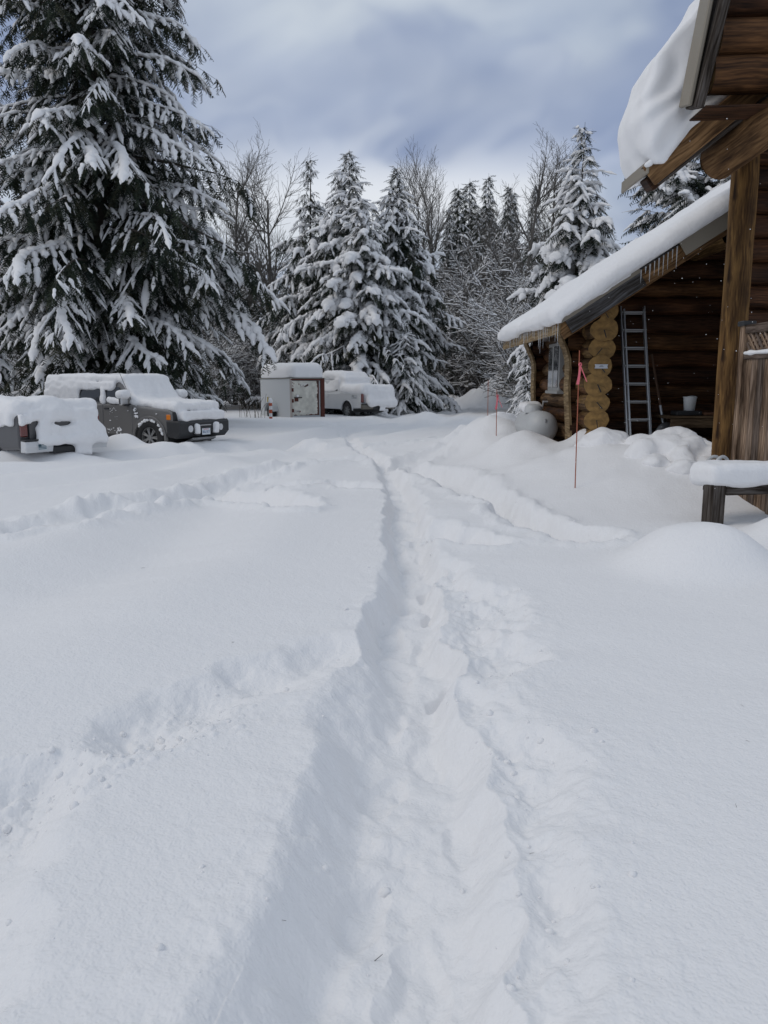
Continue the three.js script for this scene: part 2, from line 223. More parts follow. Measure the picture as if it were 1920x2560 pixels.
{
  const rows = [0.25, 0.6, 0.9, 1.1]; let r = 1.2;
  while (r < 34) { rows.push(r); r += clamp(r * r * 0.00095, 0.007, 0.13); }
  while (r < 70) { rows.push(r); r *= 1.012; }
  while (r < 1600) { rows.push(r); r *= 1.12; }
  const azs = []; for (let a = -180; a < -62; a += 4) azs.push(a); for (let a = -62; a < -32; a += 0.5) azs.push(a); for (let a = -32; a < 32; a += 0.1) azs.push(a); for (let a = 32; a < 62; a += 0.5) azs.push(a); for (let a = 62; a <= 180.01; a += 4) azs.push(a);
  if (azs[azs.length - 1] < 180) azs.push(180);
  const nr = rows.length, na = azs.length, P = new Float32Array(nr * na * 3), U = new Float32Array(nr * na * 2), I = new Uint32Array((nr - 1) * (na - 1) * 6);
  let p = 0, u = 0, q = 0;
  for (let i = 0; i < nr; i++) for (let j = 0; j < na; j++) { const a = azs[j] * PI / 180, x = sin(a) * rows[i], z = -cos(a) * rows[i]; P[p++] = x; P[p++] = groundH(x, z); P[p++] = z; U[u++] = x; U[u++] = -z; }
  for (let i = 0; i < nr - 1; i++) for (let j = 0; j < na - 1; j++) { const a = i * na + j, b = a + 1, c = a + na, d = c + 1; I[q++] = a; I[q++] = b; I[q++] = d; I[q++] = a; I[q++] = d; I[q++] = c; }
  const g = new THREE.BufferGeometry(); g.setAttribute('position', new THREE.BufferAttribute(P, 3)); g.setAttribute('uv', new THREE.BufferAttribute(U, 2)); g.setIndex(new THREE.BufferAttribute(I, 1)); g.computeVertexNormals();
  const o = mesh('snow_ground', g, snow); o.userData.kind = 'structure'; o.userData.label = 'deep snow over the yard with a trodden path'; 
  console.log('ground', nr, na, I.length / 3);
}
{ // loose crumbs of snow kicked out along the path and the drag marks
  const R = rng(303), l = [[], []];
  for (let i = 0; i < 60000 && l[0].length + l[1].length < 420; i++) {
    const z = -1.5 - 14 * R() * R(), x = (R() - 0.5) * (1.6 + -z * 0.55) + 0.1, y = groundH(x, z); let m = lastRough * 0.3; const dg = along([[-1.9, -2.3], [-1.2, -2.95], [-0.9, -3.3]], x, z)[0]; m = max(m, 0.55 * exp(-pow(dg / 0.2, 2))); if (R() > m) continue;
    const s = 0.003 + 0.016 * pow(R(), 4); l[i % 2].push(new THREE.Matrix4().compose(V(x, y, z), new THREE.Quaternion().setFromEuler(new THREE.Euler(R() * 6, R() * 6, R() * 6)), V(s * (0.8 + 0.5 * R()), s * (0.7 + 0.4 * R()), s)));
  }
  const t = new THREE.Group(); t.name = 'snow_crumbs'; tag(t, 'loose crumbs of broken snow strewn along the trodden path', 'snow crumbs', null, 'stuff'); scene.add(t);
  l.forEach((q, k) => { const g = new THREE.IcosahedronGeometry(1, 2), p = g.attributes.position; for (let i = 0; i < p.count; i++) { const a = V(p.getX(i), p.getY(i), p.getZ(i)), f = 1 + 0.3 * n3(a.x * 1.7 + k * 9, a.y * 1.7, a.z * 1.7) + 0.12 * n3(a.x * 4, a.y * 4, a.z * 4 + k); p.setXYZ(i, a.x * f, a.y * f, a.z * f); } const o = new THREE.InstancedMesh(g, softSnow, q.length); q.forEach((m, i) => o.setMatrixAt(i, m)); o.name = 'crumb'; o.castShadow = o.receiveShadow = true; t.add(o); });
}
{ // needles and twig ends dropped on the snow
  const R = rng(818), l = []; for (let i = 0; i < 22; i++) { const z = -1.6 - 9 * R(), x = (R() - 0.5) * 1.1 * -z + 0.4, s = 0.008 + 0.02 * R() * R(); l.push(new THREE.Matrix4().compose(V(x, groundH(x, z) + 0.002, z), new THREE.Quaternion().setFromEuler(new THREE.Euler(0, R() * 6, (R() - 0.5) * 0.6)), V(s, s, s))); }
  const g = cyl([-1, 0, 0], [1, 0.15, 0], 0.07, 0.04, 4), o = new THREE.InstancedMesh(g, bark, l.length); l.forEach((m, i) => o.setMatrixAt(i, m)); o.name = 'fallen_needles'; tag(o, 'tiny dark needles and twig ends fallen on the snow', 'needles', null, 'stuff'); scene.add(o);
}

// ---------- trees ----------
function inst(name, g, m, list, parent, tints) { // list of Matrix4
  const o = new THREE.InstancedMesh(g, m, list.length); o.name = name; o.castShadow = o.receiveShadow = true;
  list.forEach((x, i) => o.setMatrixAt(i, x)); if (tints) tints.forEach((c, i) => o.setColorAt(i, c));
  o.userData.kind = 'stuff'; (parent ?? scene).add(o); return o;
}
function sprayGeo(seed, n, len, wid, hang) { // a needled twig along +x, one unit long
  const R = rng(seed), P = [];
  const tri = (a, b, c) => P.push(...a, ...b, ...c);
  tri([0, 0, -0.02], [0, 0, 0.02], [1, -0.1 * hang, 0]);
  for (let i = 0; i < n; i++) {
    const x = 0.04 + 0.96 * (i / n), y = -0.1 * hang * x * x, s = i % 2 ? 1 : -1, l = len * (1 - 0.45 * x) * (0.7 + 0.6 * R()), a = 0.75 + 0.5 * R(), dz = s * sin(a) * l, dx = cos(a) * l, dy = (-hang * (0.2 + 0.7 * R()) + 0.25 * (R() - 0.3)) * l, w = wid * (0.7 + 0.6 * R());
    tri([x - w, y, 0], [x + w, y, 0.0], [x + dx, y + dy, dz]);
    tri([x + dx * 0.3 - w * 0.7, y + dy * 0.3, dz * 0.3], [x + dx * 0.3 + w * 0.7, y + dy * 0.3 + 0.02, dz * 0.3], [x + dx * 0.75 + l * 0.25 * (R() - 0.3), y + dy * 0.6 - l * hang * 0.5 * R(), dz * 0.8 + s * l * 0.2 * R()]);
  }
  const g = new THREE.BufferGeometry(); g.setAttribute('position', new THREE.Float32BufferAttribute(P, 3)); g.computeVertexNormals(); return g;
}
function fingerGeo(seed, bend = 0.22) { // a drooping finger of snow along +x, one unit long and wide
  const R = rng(seed), nx = 9, na = 8, P = [], I = [], ph = R() * 9;
  for (let i = 0; i <= nx; i++) for (let j = 0; j < na; j++) {
    const x = i / nx, a = (j / na) * 2 * PI, w = 0.5 * pow(max(0, sin(PI * pow(x, 0.75))), 0.55) * (1 + 0.22 * sin(x * 11 + ph)) * (1 + 0.18 * vn(x * 6 + ph, a * 2));
    const yy = sin(a) > 0 ? sin(a) * 0.95 : sin(a) * 0.5;
    P.push(x * 1.04 - 0.02, yy * w - bend * x * x * 1.6, cos(a) * w);
  }
  for (let i = 0; i < nx; i++) for (let j = 0; j < na; j++) { const k = (j + 1) % na, a = i * na + j, b = i * na + k, c = a + na, d = b + na; I.push(a, b, d, a, d, c); }
  const g = new THREE.BufferGeometry(); g.setAttribute('position', new THREE.Float32BufferAttribute(P, 3)); g.setIndex(I); g.computeVertexNormals(); return g;
}
const sprays = [sprayGeo(1, 14, 0.34, 0.035, 0.5), sprayGeo(2, 16, 0.3, 0.03, 1.0)];
const fingers = [fingerGeo(3), fingerGeo(8), fingerGeo(15, 0.34), fingerGeo(21, 0.1)];
const needles = new THREE.MeshPhysicalMaterial({ color: 0xffffff, roughness: 0.9, side: THREE.DoubleSide, specularIntensity: 0.3 });
const needleTones = [col(0.026, 0.036, 0.026), col(0.036, 0.046, 0.03), col(0.02, 0.029, 0.024), col(0.05, 0.052, 0.034)];
const TX = V(0, 0, 0), TY = V(0, 0, 0), TZ = V(0, 0, 0);
function frame(px, py, pz, d, sx, sy, sz, roll) { // matrix: +x along d, +y as upright as can be
  TX.copy(d).normalize(); TY.set(0, 1, 0); if (abs(TX.y) > 0.985) TY.set(0.3, 0, 0.95); TZ.crossVectors(TX, TY).normalize(); TY.crossVectors(TZ, TX);
  const c = cos(roll), s = sin(roll), m = new THREE.Matrix4();
  const yx = TY.x * c + TZ.x * s, yy = TY.y * c + TZ.y * s, yz = TY.z * c + TZ.z * s, zx = TZ.x * c - TY.x * s, zy = TZ.y * c - TY.y * s, zz = TZ.z * c - TY.z * s;
  return m.set(TX.x * sx, yx * sy, zx * sz, px, TX.y * sx, yy * sy, zy * sz, py, TX.z * sx, yz * sy, zz * sz, pz, 0, 0, 0, 1);
}
// o: H height, prof [[share of height, radius]...], n branches, step between side twigs, snow 0..1 how many boughs are laden, load snow thickness, droop, rise, y0 lowest bough, top height above which boughs thin out
function conifer(name, label, pos, o, group) {
  const R = rng(o.seed), t = thing(name, label, 'tree', pos, 0, group), fol = [[], []], tin = [[], []], sn = [[], [], [], []], wood_ = [], S = o.scale ?? 1;
  const prof = (h) => { for (let i = 1; i < o.prof.length; i++) if (h <= o.prof[i][0]) return lerp(o.prof[i - 1][1], o.prof[i][1], (h - o.prof[i - 1][0]) / (o.prof[i][0] - o.prof[i - 1][0])); return o.prof[o.prof.length - 1][1]; };
  const rt = o.trunk ?? o.H * 0.014;
  for (let i = 0; i < 8; i++) wood_.push(cyl([0.04 * sin(i), (o.H * i) / 8 - (i ? 0 : 0.4), 0], [0.04 * sin(i + 1), (o.H * (i + 1)) / 8, 0], rt * (1 - i / 8.3), rt * (1 - (i + 1) / 8.3), 8, true));
  const d = V(0, 0, 0), dd = V(0, 0, 0);
  let az = R() * 7;
  for (let b = 0; b < o.n; b++) {
    const f = pow((b + 0.5) / o.n, o.even ?? 0.85), y = lerp(o.y0 ?? 0.4, o.H * 0.985, f); az += 2.39996 + (R() - 0.5) * 0.7;
    if (o.gap && R() < o.gap(f, az)) continue;
    const hf = y / o.H, L = max(0.18, prof(hf) * (o.vary ? 0.55 + 0.68 * R() : 0.72 + 0.42 * R()) * (o.lean ? o.lean(az, hf) : 1)), droop = (o.droop ?? 0.5) * (0.7 + 0.6 * R()) * lerp(1.1, 0.35, pow(hf, 1.5)), rise = (o.rise ?? 0.2) * (0.6 + 0.8 * R()) + 0.5 * sst(0.8, 1, hf);
    const laden = R() < o.snow * (o.snowAt ? o.snowAt(hf, az) : 1), load = laden ? (o.load ?? 1) * (0.7 + 0.6 * R()) : 0.28 * (o.load ?? 1) * R();
    const curl = (R() - 0.5) * 0.5, nseg = max(3, Math.ceil(L / o.step)), pts = [];
    for (let i = 0; i <= nseg; i++) { const s = i / nseg, a = az + curl * s * s; const wob = 0.07 * L * s; pts.push([cos(a) * L * s * (1 - 0.12 * droop * s) + wob * vn(b * 3.7, s * 4), y + L * (rise * s - droop * s * s) + wob * vn(b * 5.1, s * 4 + 9), sin(a) * L * s * (1 - 0.12 * droop * s) + wob * vn(b * 7.3, s * 4 + 5)]); }
    if (L > 0.7) for (let i = 0; i < nseg; i += 2) { const e = min(i + 2, nseg); wood_.push(cyl(pts[i], pts[e], max(0.008, 0.013 * L * (1 - i / nseg)), max(0.006, 0.013 * L * (1 - e / nseg)), 4, true)); }
    for (let i = 1; i <= nseg; i++) {
      const s = i / nseg, p = pts[i], q = pts[i - 1]; d.set(p[0] - q[0], p[1] - q[1], p[2] - q[2]).normalize();
      const tipL = L * 0.32 * (1 - s) + 0.28 * (0.5 + 0.5 * min(1, L)) * S, inner = s * L < L * (o.bare ?? 0.12);
      if (inner) continue;
      // snow along the bough itself
      if (load > 0.32 && s > 0.2) { const w = (0.15 + 0.16 * R()) * load * S * min(1, 0.3 + 0.45 * L), l = dist(p, q) * 1.7; sn[floor(R() * 4)].push(frame(q[0], q[1] + 0.05 * S, q[2], d, l, w * 0.85, w * 1.15, 0)); }
      for (const side of i === nseg ? [0] : [-1, 1]) {
        const ang = side * (0.75 + 0.45 * R()), c = cos(ang), sn_ = sin(ang), down = side ? 0.1 + (o.hang ?? 0.5) * (0.4 + 0.8 * R()) : 0.25;
        dd.set(d.x * c - d.z * sn_, d.y * (side ? 0.6 : 1) - down, d.z * c + d.x * sn_).normalize();
        const l = tipL * (0.35 + 0.95 * R()), k = max(1, Math.round(l / (0.27 * S)));
        for (let m = 0; m < k; m++) {
          const u = (m / k) * l, sag = 0.25 * u * u * (o.hang ?? 0.5), vr = R() < 0.45 ? 0 : 1, len = (0.5 + 0.3 * R()) * S * (o.spray ?? 1) * min(1, 0.4 + 0.45 * L / S);
          const dir = V(dd.x + (R() - 0.5) * 0.5, dd.y - 0.3 * R() * (o.hang ?? 0.5) - sag * 0.4, dd.z + (R() - 0.5) * 0.5);
          fol[vr].push(frame(p[0] + dd.x * u, p[1] + dd.y * u - sag, p[2] + dd.z * u, dir, len, len, len, (R() - 0.5) * 1.2)); tin[vr].push(needleTones[floor(R() * 4)]);
          if (R() < 0.35 * (o.hang ?? 0.5)) { const hd = V((R() - 0.5) * 0.7, -1, (R() - 0.5) * 0.7); fol[1].push(frame(p[0] + dd.x * u, p[1] + dd.y * u - sag, p[2] + dd.z * u, hd, len * 0.9, len, len * 0.8, R() * 6)); tin[1].push(needleTones[floor(R() * 3)]); }
          if (R() < (o.dab ?? 0.3) * (load > 0.2 ? 1 : 0.5)) { const w = (0.07 + 0.09 * R()) * S; sn[floor(R() * 4)].push(frame(p[0] + dd.x * u, p[1] + dd.y * u - sag + 0.03, p[2] + dd.z * u, dir, len * (0.35 + 0.4 * R()), w * 0.7, w, 0)); }
        }
        if (load > 0.2 && R() < 0.9) for (let m = 0, k2 = l > 0.7 * S ? 3 : l > 0.4 * S ? 2 : 1; m < k2; m++) { // one to three lumps along each twig, never quite alike
          const u = l * (m / k2) * (0.8 + 0.4 * R()), w = (0.09 + 0.14 * R()) * load * S * min(1, 0.35 + 0.4 * L), ll = (l / k2) * (0.9 + 0.8 * R()); if (R() < 0.15) continue;
          sn[floor(R() * 4)].push(frame(p[0] + dd.x * u + (R() - 0.5) * 0.08 * S, p[1] + dd.y * u + 0.03 * S - 0.12 * u * u, p[2] + dd.z * u + (R() - 0.5) * 0.08 * S, V(dd.x + (R() - 0.5) * 0.4, dd.y - 0.25 * (u / (l + 0.01)), dd.z + (R() - 0.5) * 0.4), ll + 0.12 * S, w * 0.85, w, (R() - 0.5) * 0.6));
        }
      }
    }
  }
  mesh('trunk', merge(wood_), bark, t);
  fol.forEach((l, i) => l.length && inst('crown', sprays[i], needles, l, t, tin[i]));
  sn.forEach((l, i) => l.length && inst('snow_load', fingers[i], softSnow, l, t));
  t.userData.count = fol[0].length + fol[1].length;
  return t;
}
function copyTree(t, label, pos, turn, s, group) { const c = t.clone(); c.name = numbered(t.name.replace(/_\d{3}$/, '')); c.position.set(...pos); c.rotation.y = turn; c.scale.set(s[0], s[1], s[0]); c.userData = { label, category: 'tree' }; if (group) c.userData.group = group; scene.add(c); return c; }

// the great spruce behind the two parked vehicles, and its neighbour
conifer('spruce_tree', 'huge dark spruce with snow-laden drooping boughs behind the grey SUV', [-9.6, 0.1, -27.2], { seed: 12, H: 30, n: 330, even: 1.06, y0: 1.0, trunk: 0.36, step: 0.34, snow: 0.66, load: 0.86, droop: 0.36, rise: 0.06, hang: 0.85, dab: 0.5, spray: 0.95, bare: 0.1,
  prof: [[0, 3.2], [0.06, 4.0], [0.13, 4.7], [0.2, 5.3], [0.27, 5.0], [0.34, 4.1], [0.46, 3.9], [0.55, 3.4], [1, 0.4]], lean: (a, h) => (h > 0.1 && h < 0.3 ? 1.02 + 0.2 * cos(a) : 0.95), snowAt: (h) => (h > 0.42 ? 0.7 : 1.05) });
conifer('spruce_tree', 'dark spruce with hanging boughs partly hidden behind the huge spruce', [-16.6, 0.1, -30.5], { seed: 23, H: 25, n: 125, y0: 0.8, trunk: 0.3, step: 0.45, snow: 0.6, load: 0.9, droop: 0.45, rise: 0.05, hang: 1, dab: 0.25, spray: 1.2, prof: [[0, 3.8], [0.15, 4.2], [0.5, 2.8], [1, 0.3]] });
// the clump behind the trailer and pickup
const heavy = { vary: 1, step: 0.4, scale: 1.2, snow: 0.92, load: 1.1, droop: 0.5, rise: 0.22, hang: 1.0, dab: 0.5, spray: 1.0 };
conifer('fir_tree', 'tall snow-plastered fir with a clean dark pointed top above the pickup', [-2.0, 0, -46.5], { ...heavy, seed: 31, H: 14.7, n: 130, y0: 0.5, prof: [[0, 5.2], [0.25, 4.7], [0.5, 3.4], [0.72, 2.0], [0.84, 0.9], [0.9, 0.75], [1, 0.12]], snowAt: (h) => (h > 0.84 ? 0.35 : 1) });
conifer('fir_tree', 'slender fir with a thin bare leader, behind the box trailer', [-4.5, 0, -49.5], { ...heavy, seed: 37, H: 15.2, n: 105, y0: 0.5, prof: [[0, 4.6], [0.3, 3.9], [0.6, 2.3], [0.76, 1.3], [0.86, 0.7], [1, 0.1]], gap: (f) => (f > 0.86 ? 0.4 : 0.05), snowAt: (h) => (h > 0.82 ? 0.25 : 0.95) });
conifer('fir_tree', 'snow-plastered fir with a narrow frosted spire, beside the snowy track', [0.75, 0, -48], { ...heavy, seed: 41, H: 14.3, n: 135, y0: 0.3, prof: [[0, 5.4], [0.25, 4.7], [0.55, 3.0], [0.78, 1.4], [0.9, 0.5], [1, 0.1]], snowAt: (h) => (h > 0.85 ? 0.6 : 1) });
conifer('fir_tree', 'shorter broad fir bowed under thick snow, directly behind the pickup cab', [-1.2, 0, -43.2], { ...heavy, seed: 47, H: 11.3, n: 95, y0: 0.6, load: 1.5, prof: [[0, 4.4], [0.3, 3.8], [0.6, 2.5], [0.85, 1.1], [1, 0.15]] });
conifer('fir_tree', 'small fir bent low with snow beside the pickup tailgate', [1.1, 0, -42.4], { ...heavy, seed: 53, H: 4.2, n: 34, y0: 0.2, load: 1.3, prof: [[0, 1.7], [0.5, 1.1], [1, 0.2]] });
// beside and behind the cabin
conifer('fir_tree', 'snow-laden fir with broad shelves of snow rising behind the cabin roof', [6.6, 0, -27.2], { seed: 61, H: 10.1, n: 84, y0: 0.4, step: 0.24, snow: 0.9, load: 1.35, droop: 0.38, rise: 0.2, hang: 0.8, dab: 0.4, spray: 0.9, prof: [[0, 2.5], [0.3, 2.15], [0.6, 1.55], [0.8, 0.75], [0.9, 0.4], [1, 0.1]], snowAt: (h) => (h > 0.88 ? 0.4 : 1) });
conifer('fir_tree', 'little fir caked in snow at the far corner of the cabin', [4.0, 0.25, -21.6], { seed: 67, H: 2.5, n: 40, y0: 0.15, step: 0.13, snow: 1, load: 0.75, droop: 0.5, rise: 0.15, hang: 0.8, dab: 0.4, spray: 0.55, scale: 0.6, prof: [[0, 0.75], [0.5, 0.5], [1, 0.06]] });
conifer('pine_tree', 'bushy dark pine with snowy branch ends seen under the porch eave', [8.9, 0, -22.4], { seed: 71, H: 8.6, n: 95, y0: 0.8, even: 0.9, step: 0.22, snow: 0.75, load: 0.95, droop: 0.18, rise: 0.25, hang: 0.45, dab: 0.8, spray: 0.8, prof: [[0, 2.6], [0.5, 2.5], [0.75, 2.0], [0.9, 1.3], [1, 0.3]] });
// the wood beyond
const far1 = conifer('forest_conifer', 'dark forest conifer lightly dusted with snow, tallest of the row beyond the track', [11.4 - 3.0, 0, -80], { seed: 81, H: 21.5, n: 95, y0: 2, step: 0.6, snow: 0.55, load: 1.3, droop: 0.4, rise: 0.1, hang: 0.7, dab: 0.8, spray: 1.9, scale: 1.2, prof: [[0, 3.4], [0.4, 2.7], [0.8, 1.2], [1, 0.15]] });
const far2 = conifer('forest_conifer', 'narrow dark forest conifer beyond the track', [6.9, 0, -76], { seed: 83, H: 20, n: 80, y0: 2, step: 0.65, snow: 0.5, load: 1.2, droop: 0.5, rise: 0.05, hang: 0.8, dab: 0.8, spray: 1.9, scale: 1.2, prof: [[0, 2.6], [0.5, 2.0], [1, 0.15]] });
const farSpots = [[10.0, -78, 1.0, 1], [13.2, -71, 0.95, 0], [11.2, -73, 0.9, 1], [8.0, -69, 0.82, 0], [5.8, -72, 0.8, 1], [12.2, -76, 0.98, 0], [9.3, -74, 0.9, 0], [5.0, -86, 0.85, 0], [3.2, -84, 0.72, 1], [15.4, -74, 0.72, 1], [17.8, -78, 0.7, 0], [9.0, -92, 0.95, 1], [-8.6, -62, 0.5, 1], [-11.5, -66, 0.52, 0], [-14.5, -72, 0.6, 1], [-9.8, -78, 0.6, 0], [-18.5, -70, 0.62, 0], [-22, -60, 0.7, 1], [-26, -52, 0.75, 0], [-6.8, -80, 0.62, 1], [21, -70, 0.6, 1], [0.5, -90, 0.75, 0], [13.0, -90, 0.9, 1], [-3.5, -92, 0.7, 0]];
farSpots.forEach(([x, z, s, k], i) => copyTree(k ? far1 : far2, 'dark snow-dusted conifer standing in the wood beyond the yard', [x, 0, z], i * 2.1, [s * (0.66 + 0.25 * h2(i, 4)), s], 'conifers of the wood beyond the yard'));

// leafless trees: forked stems that keep dividing; snow lies along the lower limbs
function bareTree(name, label, category, pos, o, group) {
  const R = rng(o.seed), t = thing(name, label, category, pos, 0, group), tr = [], tw = [], sw = [];
  const limb = (p, d, len, r, lev) => {
    const n = lev === 0 ? 7 : lev === 1 ? 5 : lev === 2 ? 3 : 2; let a = p.clone(), dir = d.clone();
    for (let i = 0; i < n; i++) {
      const s = i / n, r0 = r * (1 - 0.75 * s), r1 = r * (1 - 0.75 * (s + 1 / n));
      dir.x += (R() - 0.5) * o.wander; dir.z += (R() - 0.5) * o.wander; dir.y += (o.up ?? 0.1) * (lev ? 1 : 0.2) - (o.sag ?? 0) * s; dir.normalize();
      const b = a.clone().addScaledVector(dir, len / n);
      (lev < 2 ? tr : tw).push(cyl(a.toArray(), b.toArray(), max(r0, o.fine), max(r1, o.fine), lev < 2 ? 6 : 3, true));
      if (o.snow && abs(dir.y) < 0.9 && R() < o.snow * (a.y < o.snowTo ? 1 : 0.1)) { const w = max(r0 * 0.9, o.fine * 1.6) * (1 + 0.6 * R()), u = w * 0.75 + r0 * 0.4; sw.push(cyl([a.x, a.y + u, a.z], [b.x, b.y + u, b.z], w, w * 0.85, lev < 2 ? 4 : 3, true)); }
      if (lev < o.levels) { const k = lev === 0 ? (s < (o.clear ?? 0.3) ? 0 : o.kids[0]) : o.kids[lev]; for (let m = 0; m < k; m++) { const az = R() * 2 * PI, sp = o.spread * (0.7 + 0.6 * R()), q = V(cos(az), 0, sin(az)), nd = dir.clone().multiplyScalar(cos(sp)).addScaledVector(q.addScaledVector(dir, -q.dot(dir)).normalize(), sin(sp)); limb(a.clone().lerp(b, R()), nd, len * o.ratio[lev] * (1 - 0.45 * s) * (0.7 + 0.5 * R()), max(r0 * 0.55, o.fine), lev + 1); } }
      a = b;
    }
  };
  for (let i = 0; i < o.stems; i++) { const az = (i / o.stems) * 2 * PI + R(), ti = o.tilt * (0.5 + R()); limb(V(cos(az) * o.foot, -0.2, sin(az) * o.foot), V(cos(az) * ti, 1, sin(az) * ti).normalize(), o.H * (0.75 + 0.3 * R()), o.r, 0); }
  mesh('trunk', merge(tr), o.mat ?? bark, t); const c = mesh('twigs', merge(tw), o.mat ?? bark, t); c.userData.kind = 'stuff';
  if (sw.length) { const s = mesh('snow_load', merge(sw), softSnow, t); s.userData.kind = 'stuff'; }
  return t;
}
const bt = { kids: [3, 3, 2], ratio: [0.44, 0.5, 0.5], levels: 3, spread: 0.68, wander: 0.13, up: 0.11, fine: 0.0075, stems: 1, tilt: 0.03, foot: 0.1, r: 0.21, clear: 0.3, mat: paleBark };
bareTree('bare_tree', 'leafless cottonwood with upswept twigs between the huge spruce and the firs', 'tree', [-8.4, 0, -53], { ...bt, seed: 101, H: 15 });
bareTree('bare_tree', 'leafless cottonwood with a dark straight stem close behind the huge spruce', 'tree', [-9.7, 0, -56], { ...bt, seed: 103, H: 15.6, clear: 0.4 });
bareTree('bare_tree', 'leafless tree with fine spreading twigs rising over the huge spruce bough', 'tree', [-11.2, 0, -58], { ...bt, seed: 105, H: 15, spread: 0.7 });
bareTree('bare_tree', 'leafless poplar with a rounded twiggy head beside the frosted fir spire', 'tree', [2.7, 0, -70], { ...bt, seed: 107, H: 18, clear: 0.45 });
bareTree('bare_tree', 'leafless poplar with a forked dark stem in front of the forest row', 'tree', [4.4, 0, -66], { ...bt, seed: 109, H: 17.5, clear: 0.42, spread: 0.55 });
bareTree('bare_tree', 'tallest leafless cottonwood rising above the cabin eave', 'tree', [11.5, 0, -59], { ...bt, seed: 111, H: 20, r: 0.24, clear: 0.35 });
bareTree('bare_tree', 'leafless cottonwood leaning beside the tallest one above the cabin eave', 'tree', [9.7, 0, -57], { ...bt, seed: 113, H: 18, r: 0.22, clear: 0.35, tilt: 0.07 });
bareTree('bare_tree', 'leafless tree with snow on its low limbs beyond the snowy track', 'tree', [7.2, 0, -60], { ...bt, seed: 115, H: 12, r: 0.16, clear: 0.2, snow: 0.4, snowTo: 9 });
// thickets of arching, snow-lined stems
const sh = { kids: [2, 2, 1], ratio: [0.5, 0.5, 0.45], levels: 3, spread: 0.8, wander: 0.22, up: 0.03, sag: 0.09, fine: 0.012, stems: 6, tilt: 0.45, foot: 0.35, r: 0.05, clear: 0.1, snow: 0.62, snowTo: 30, mat: paleBark };
const sh1 = bareTree('thicket_shrub', 'tall arching shrub with snow along every stem, nearest the cabin eave', 'shrub', [7.9, 0, -40], { ...sh, seed: 121, H: 6.5 });
const sh2 = bareTree('thicket_shrub', 'dense twiggy shrub furred with snow beside the far snowbank', 'shrub', [9.6, 0, -46.5], { ...sh, seed: 123, H: 5.2, stems: 8, tilt: 0.6 });
const sh3 = bareTree('thicket_shrub', 'loose snow-lined shrub between the huge spruce and the box trailer', 'shrub', [-10.2, 0, -46.5], { ...sh, seed: 125, H: 4.2, stems: 7, snow: 0.58 });
[[8.6, -43, 1.1, 1], [10.4, -44, 1.2, 0], [10.9, -50, 1.3, 0], [12.4, -49, 1.2, 1], [5.2, -62, 1.35, 2], [6.9, -60, 1.6, 0], [8.8, -61, 1.7, 1], [10.6, -60, 1.7, 0], [12.4, -61, 1.7, 1], [6.2, -66, 1.8, 1], [8.0, -68, 1.9, 0], [4.2, -69, 1.4, 1], [10.2, -67, 1.9, 0], [12.6, -68, 1.9, 1], [3.2, -74, 1.5, 2], [14.6, -64, 1.8, 0]].forEach(([x, z, s, k], i) => { copyTree([sh1, sh2, sh3][k], 'snow-furred shrub crowded into the thicket beyond the cabin', [x, -0.1, z], i * 1.7, [s, s], 'shrubs of the thicket beyond the cabin').userData.category = 'shrub'; });
[[-8.4, -50, 1.1, 2], [-7.2, -54, 1.3, 1], [-11.8, -50, 1.2, 1], [-9.6, -57, 1.6, 2], [-12.6, -55, 1.5, 0], [-7.0, -60, 1.5, 2], [-14.6, -48, 1.2, 2], [-17.4, -52, 1.4, 1], [-11.4, -62, 1.7, 0], [-20, -44, 1.2, 0], [-23, -48, 1.4, 2]].forEach(([x, z, s, k], i) => { copyTree([sh1, sh2, sh3][k], 'thin snow-lined shrub in the brush behind the trailer', [x, -0.1, z], i * 2.3, [s, s], 'shrubs in the brush behind the trailer').userData.category = 'shrub'; });

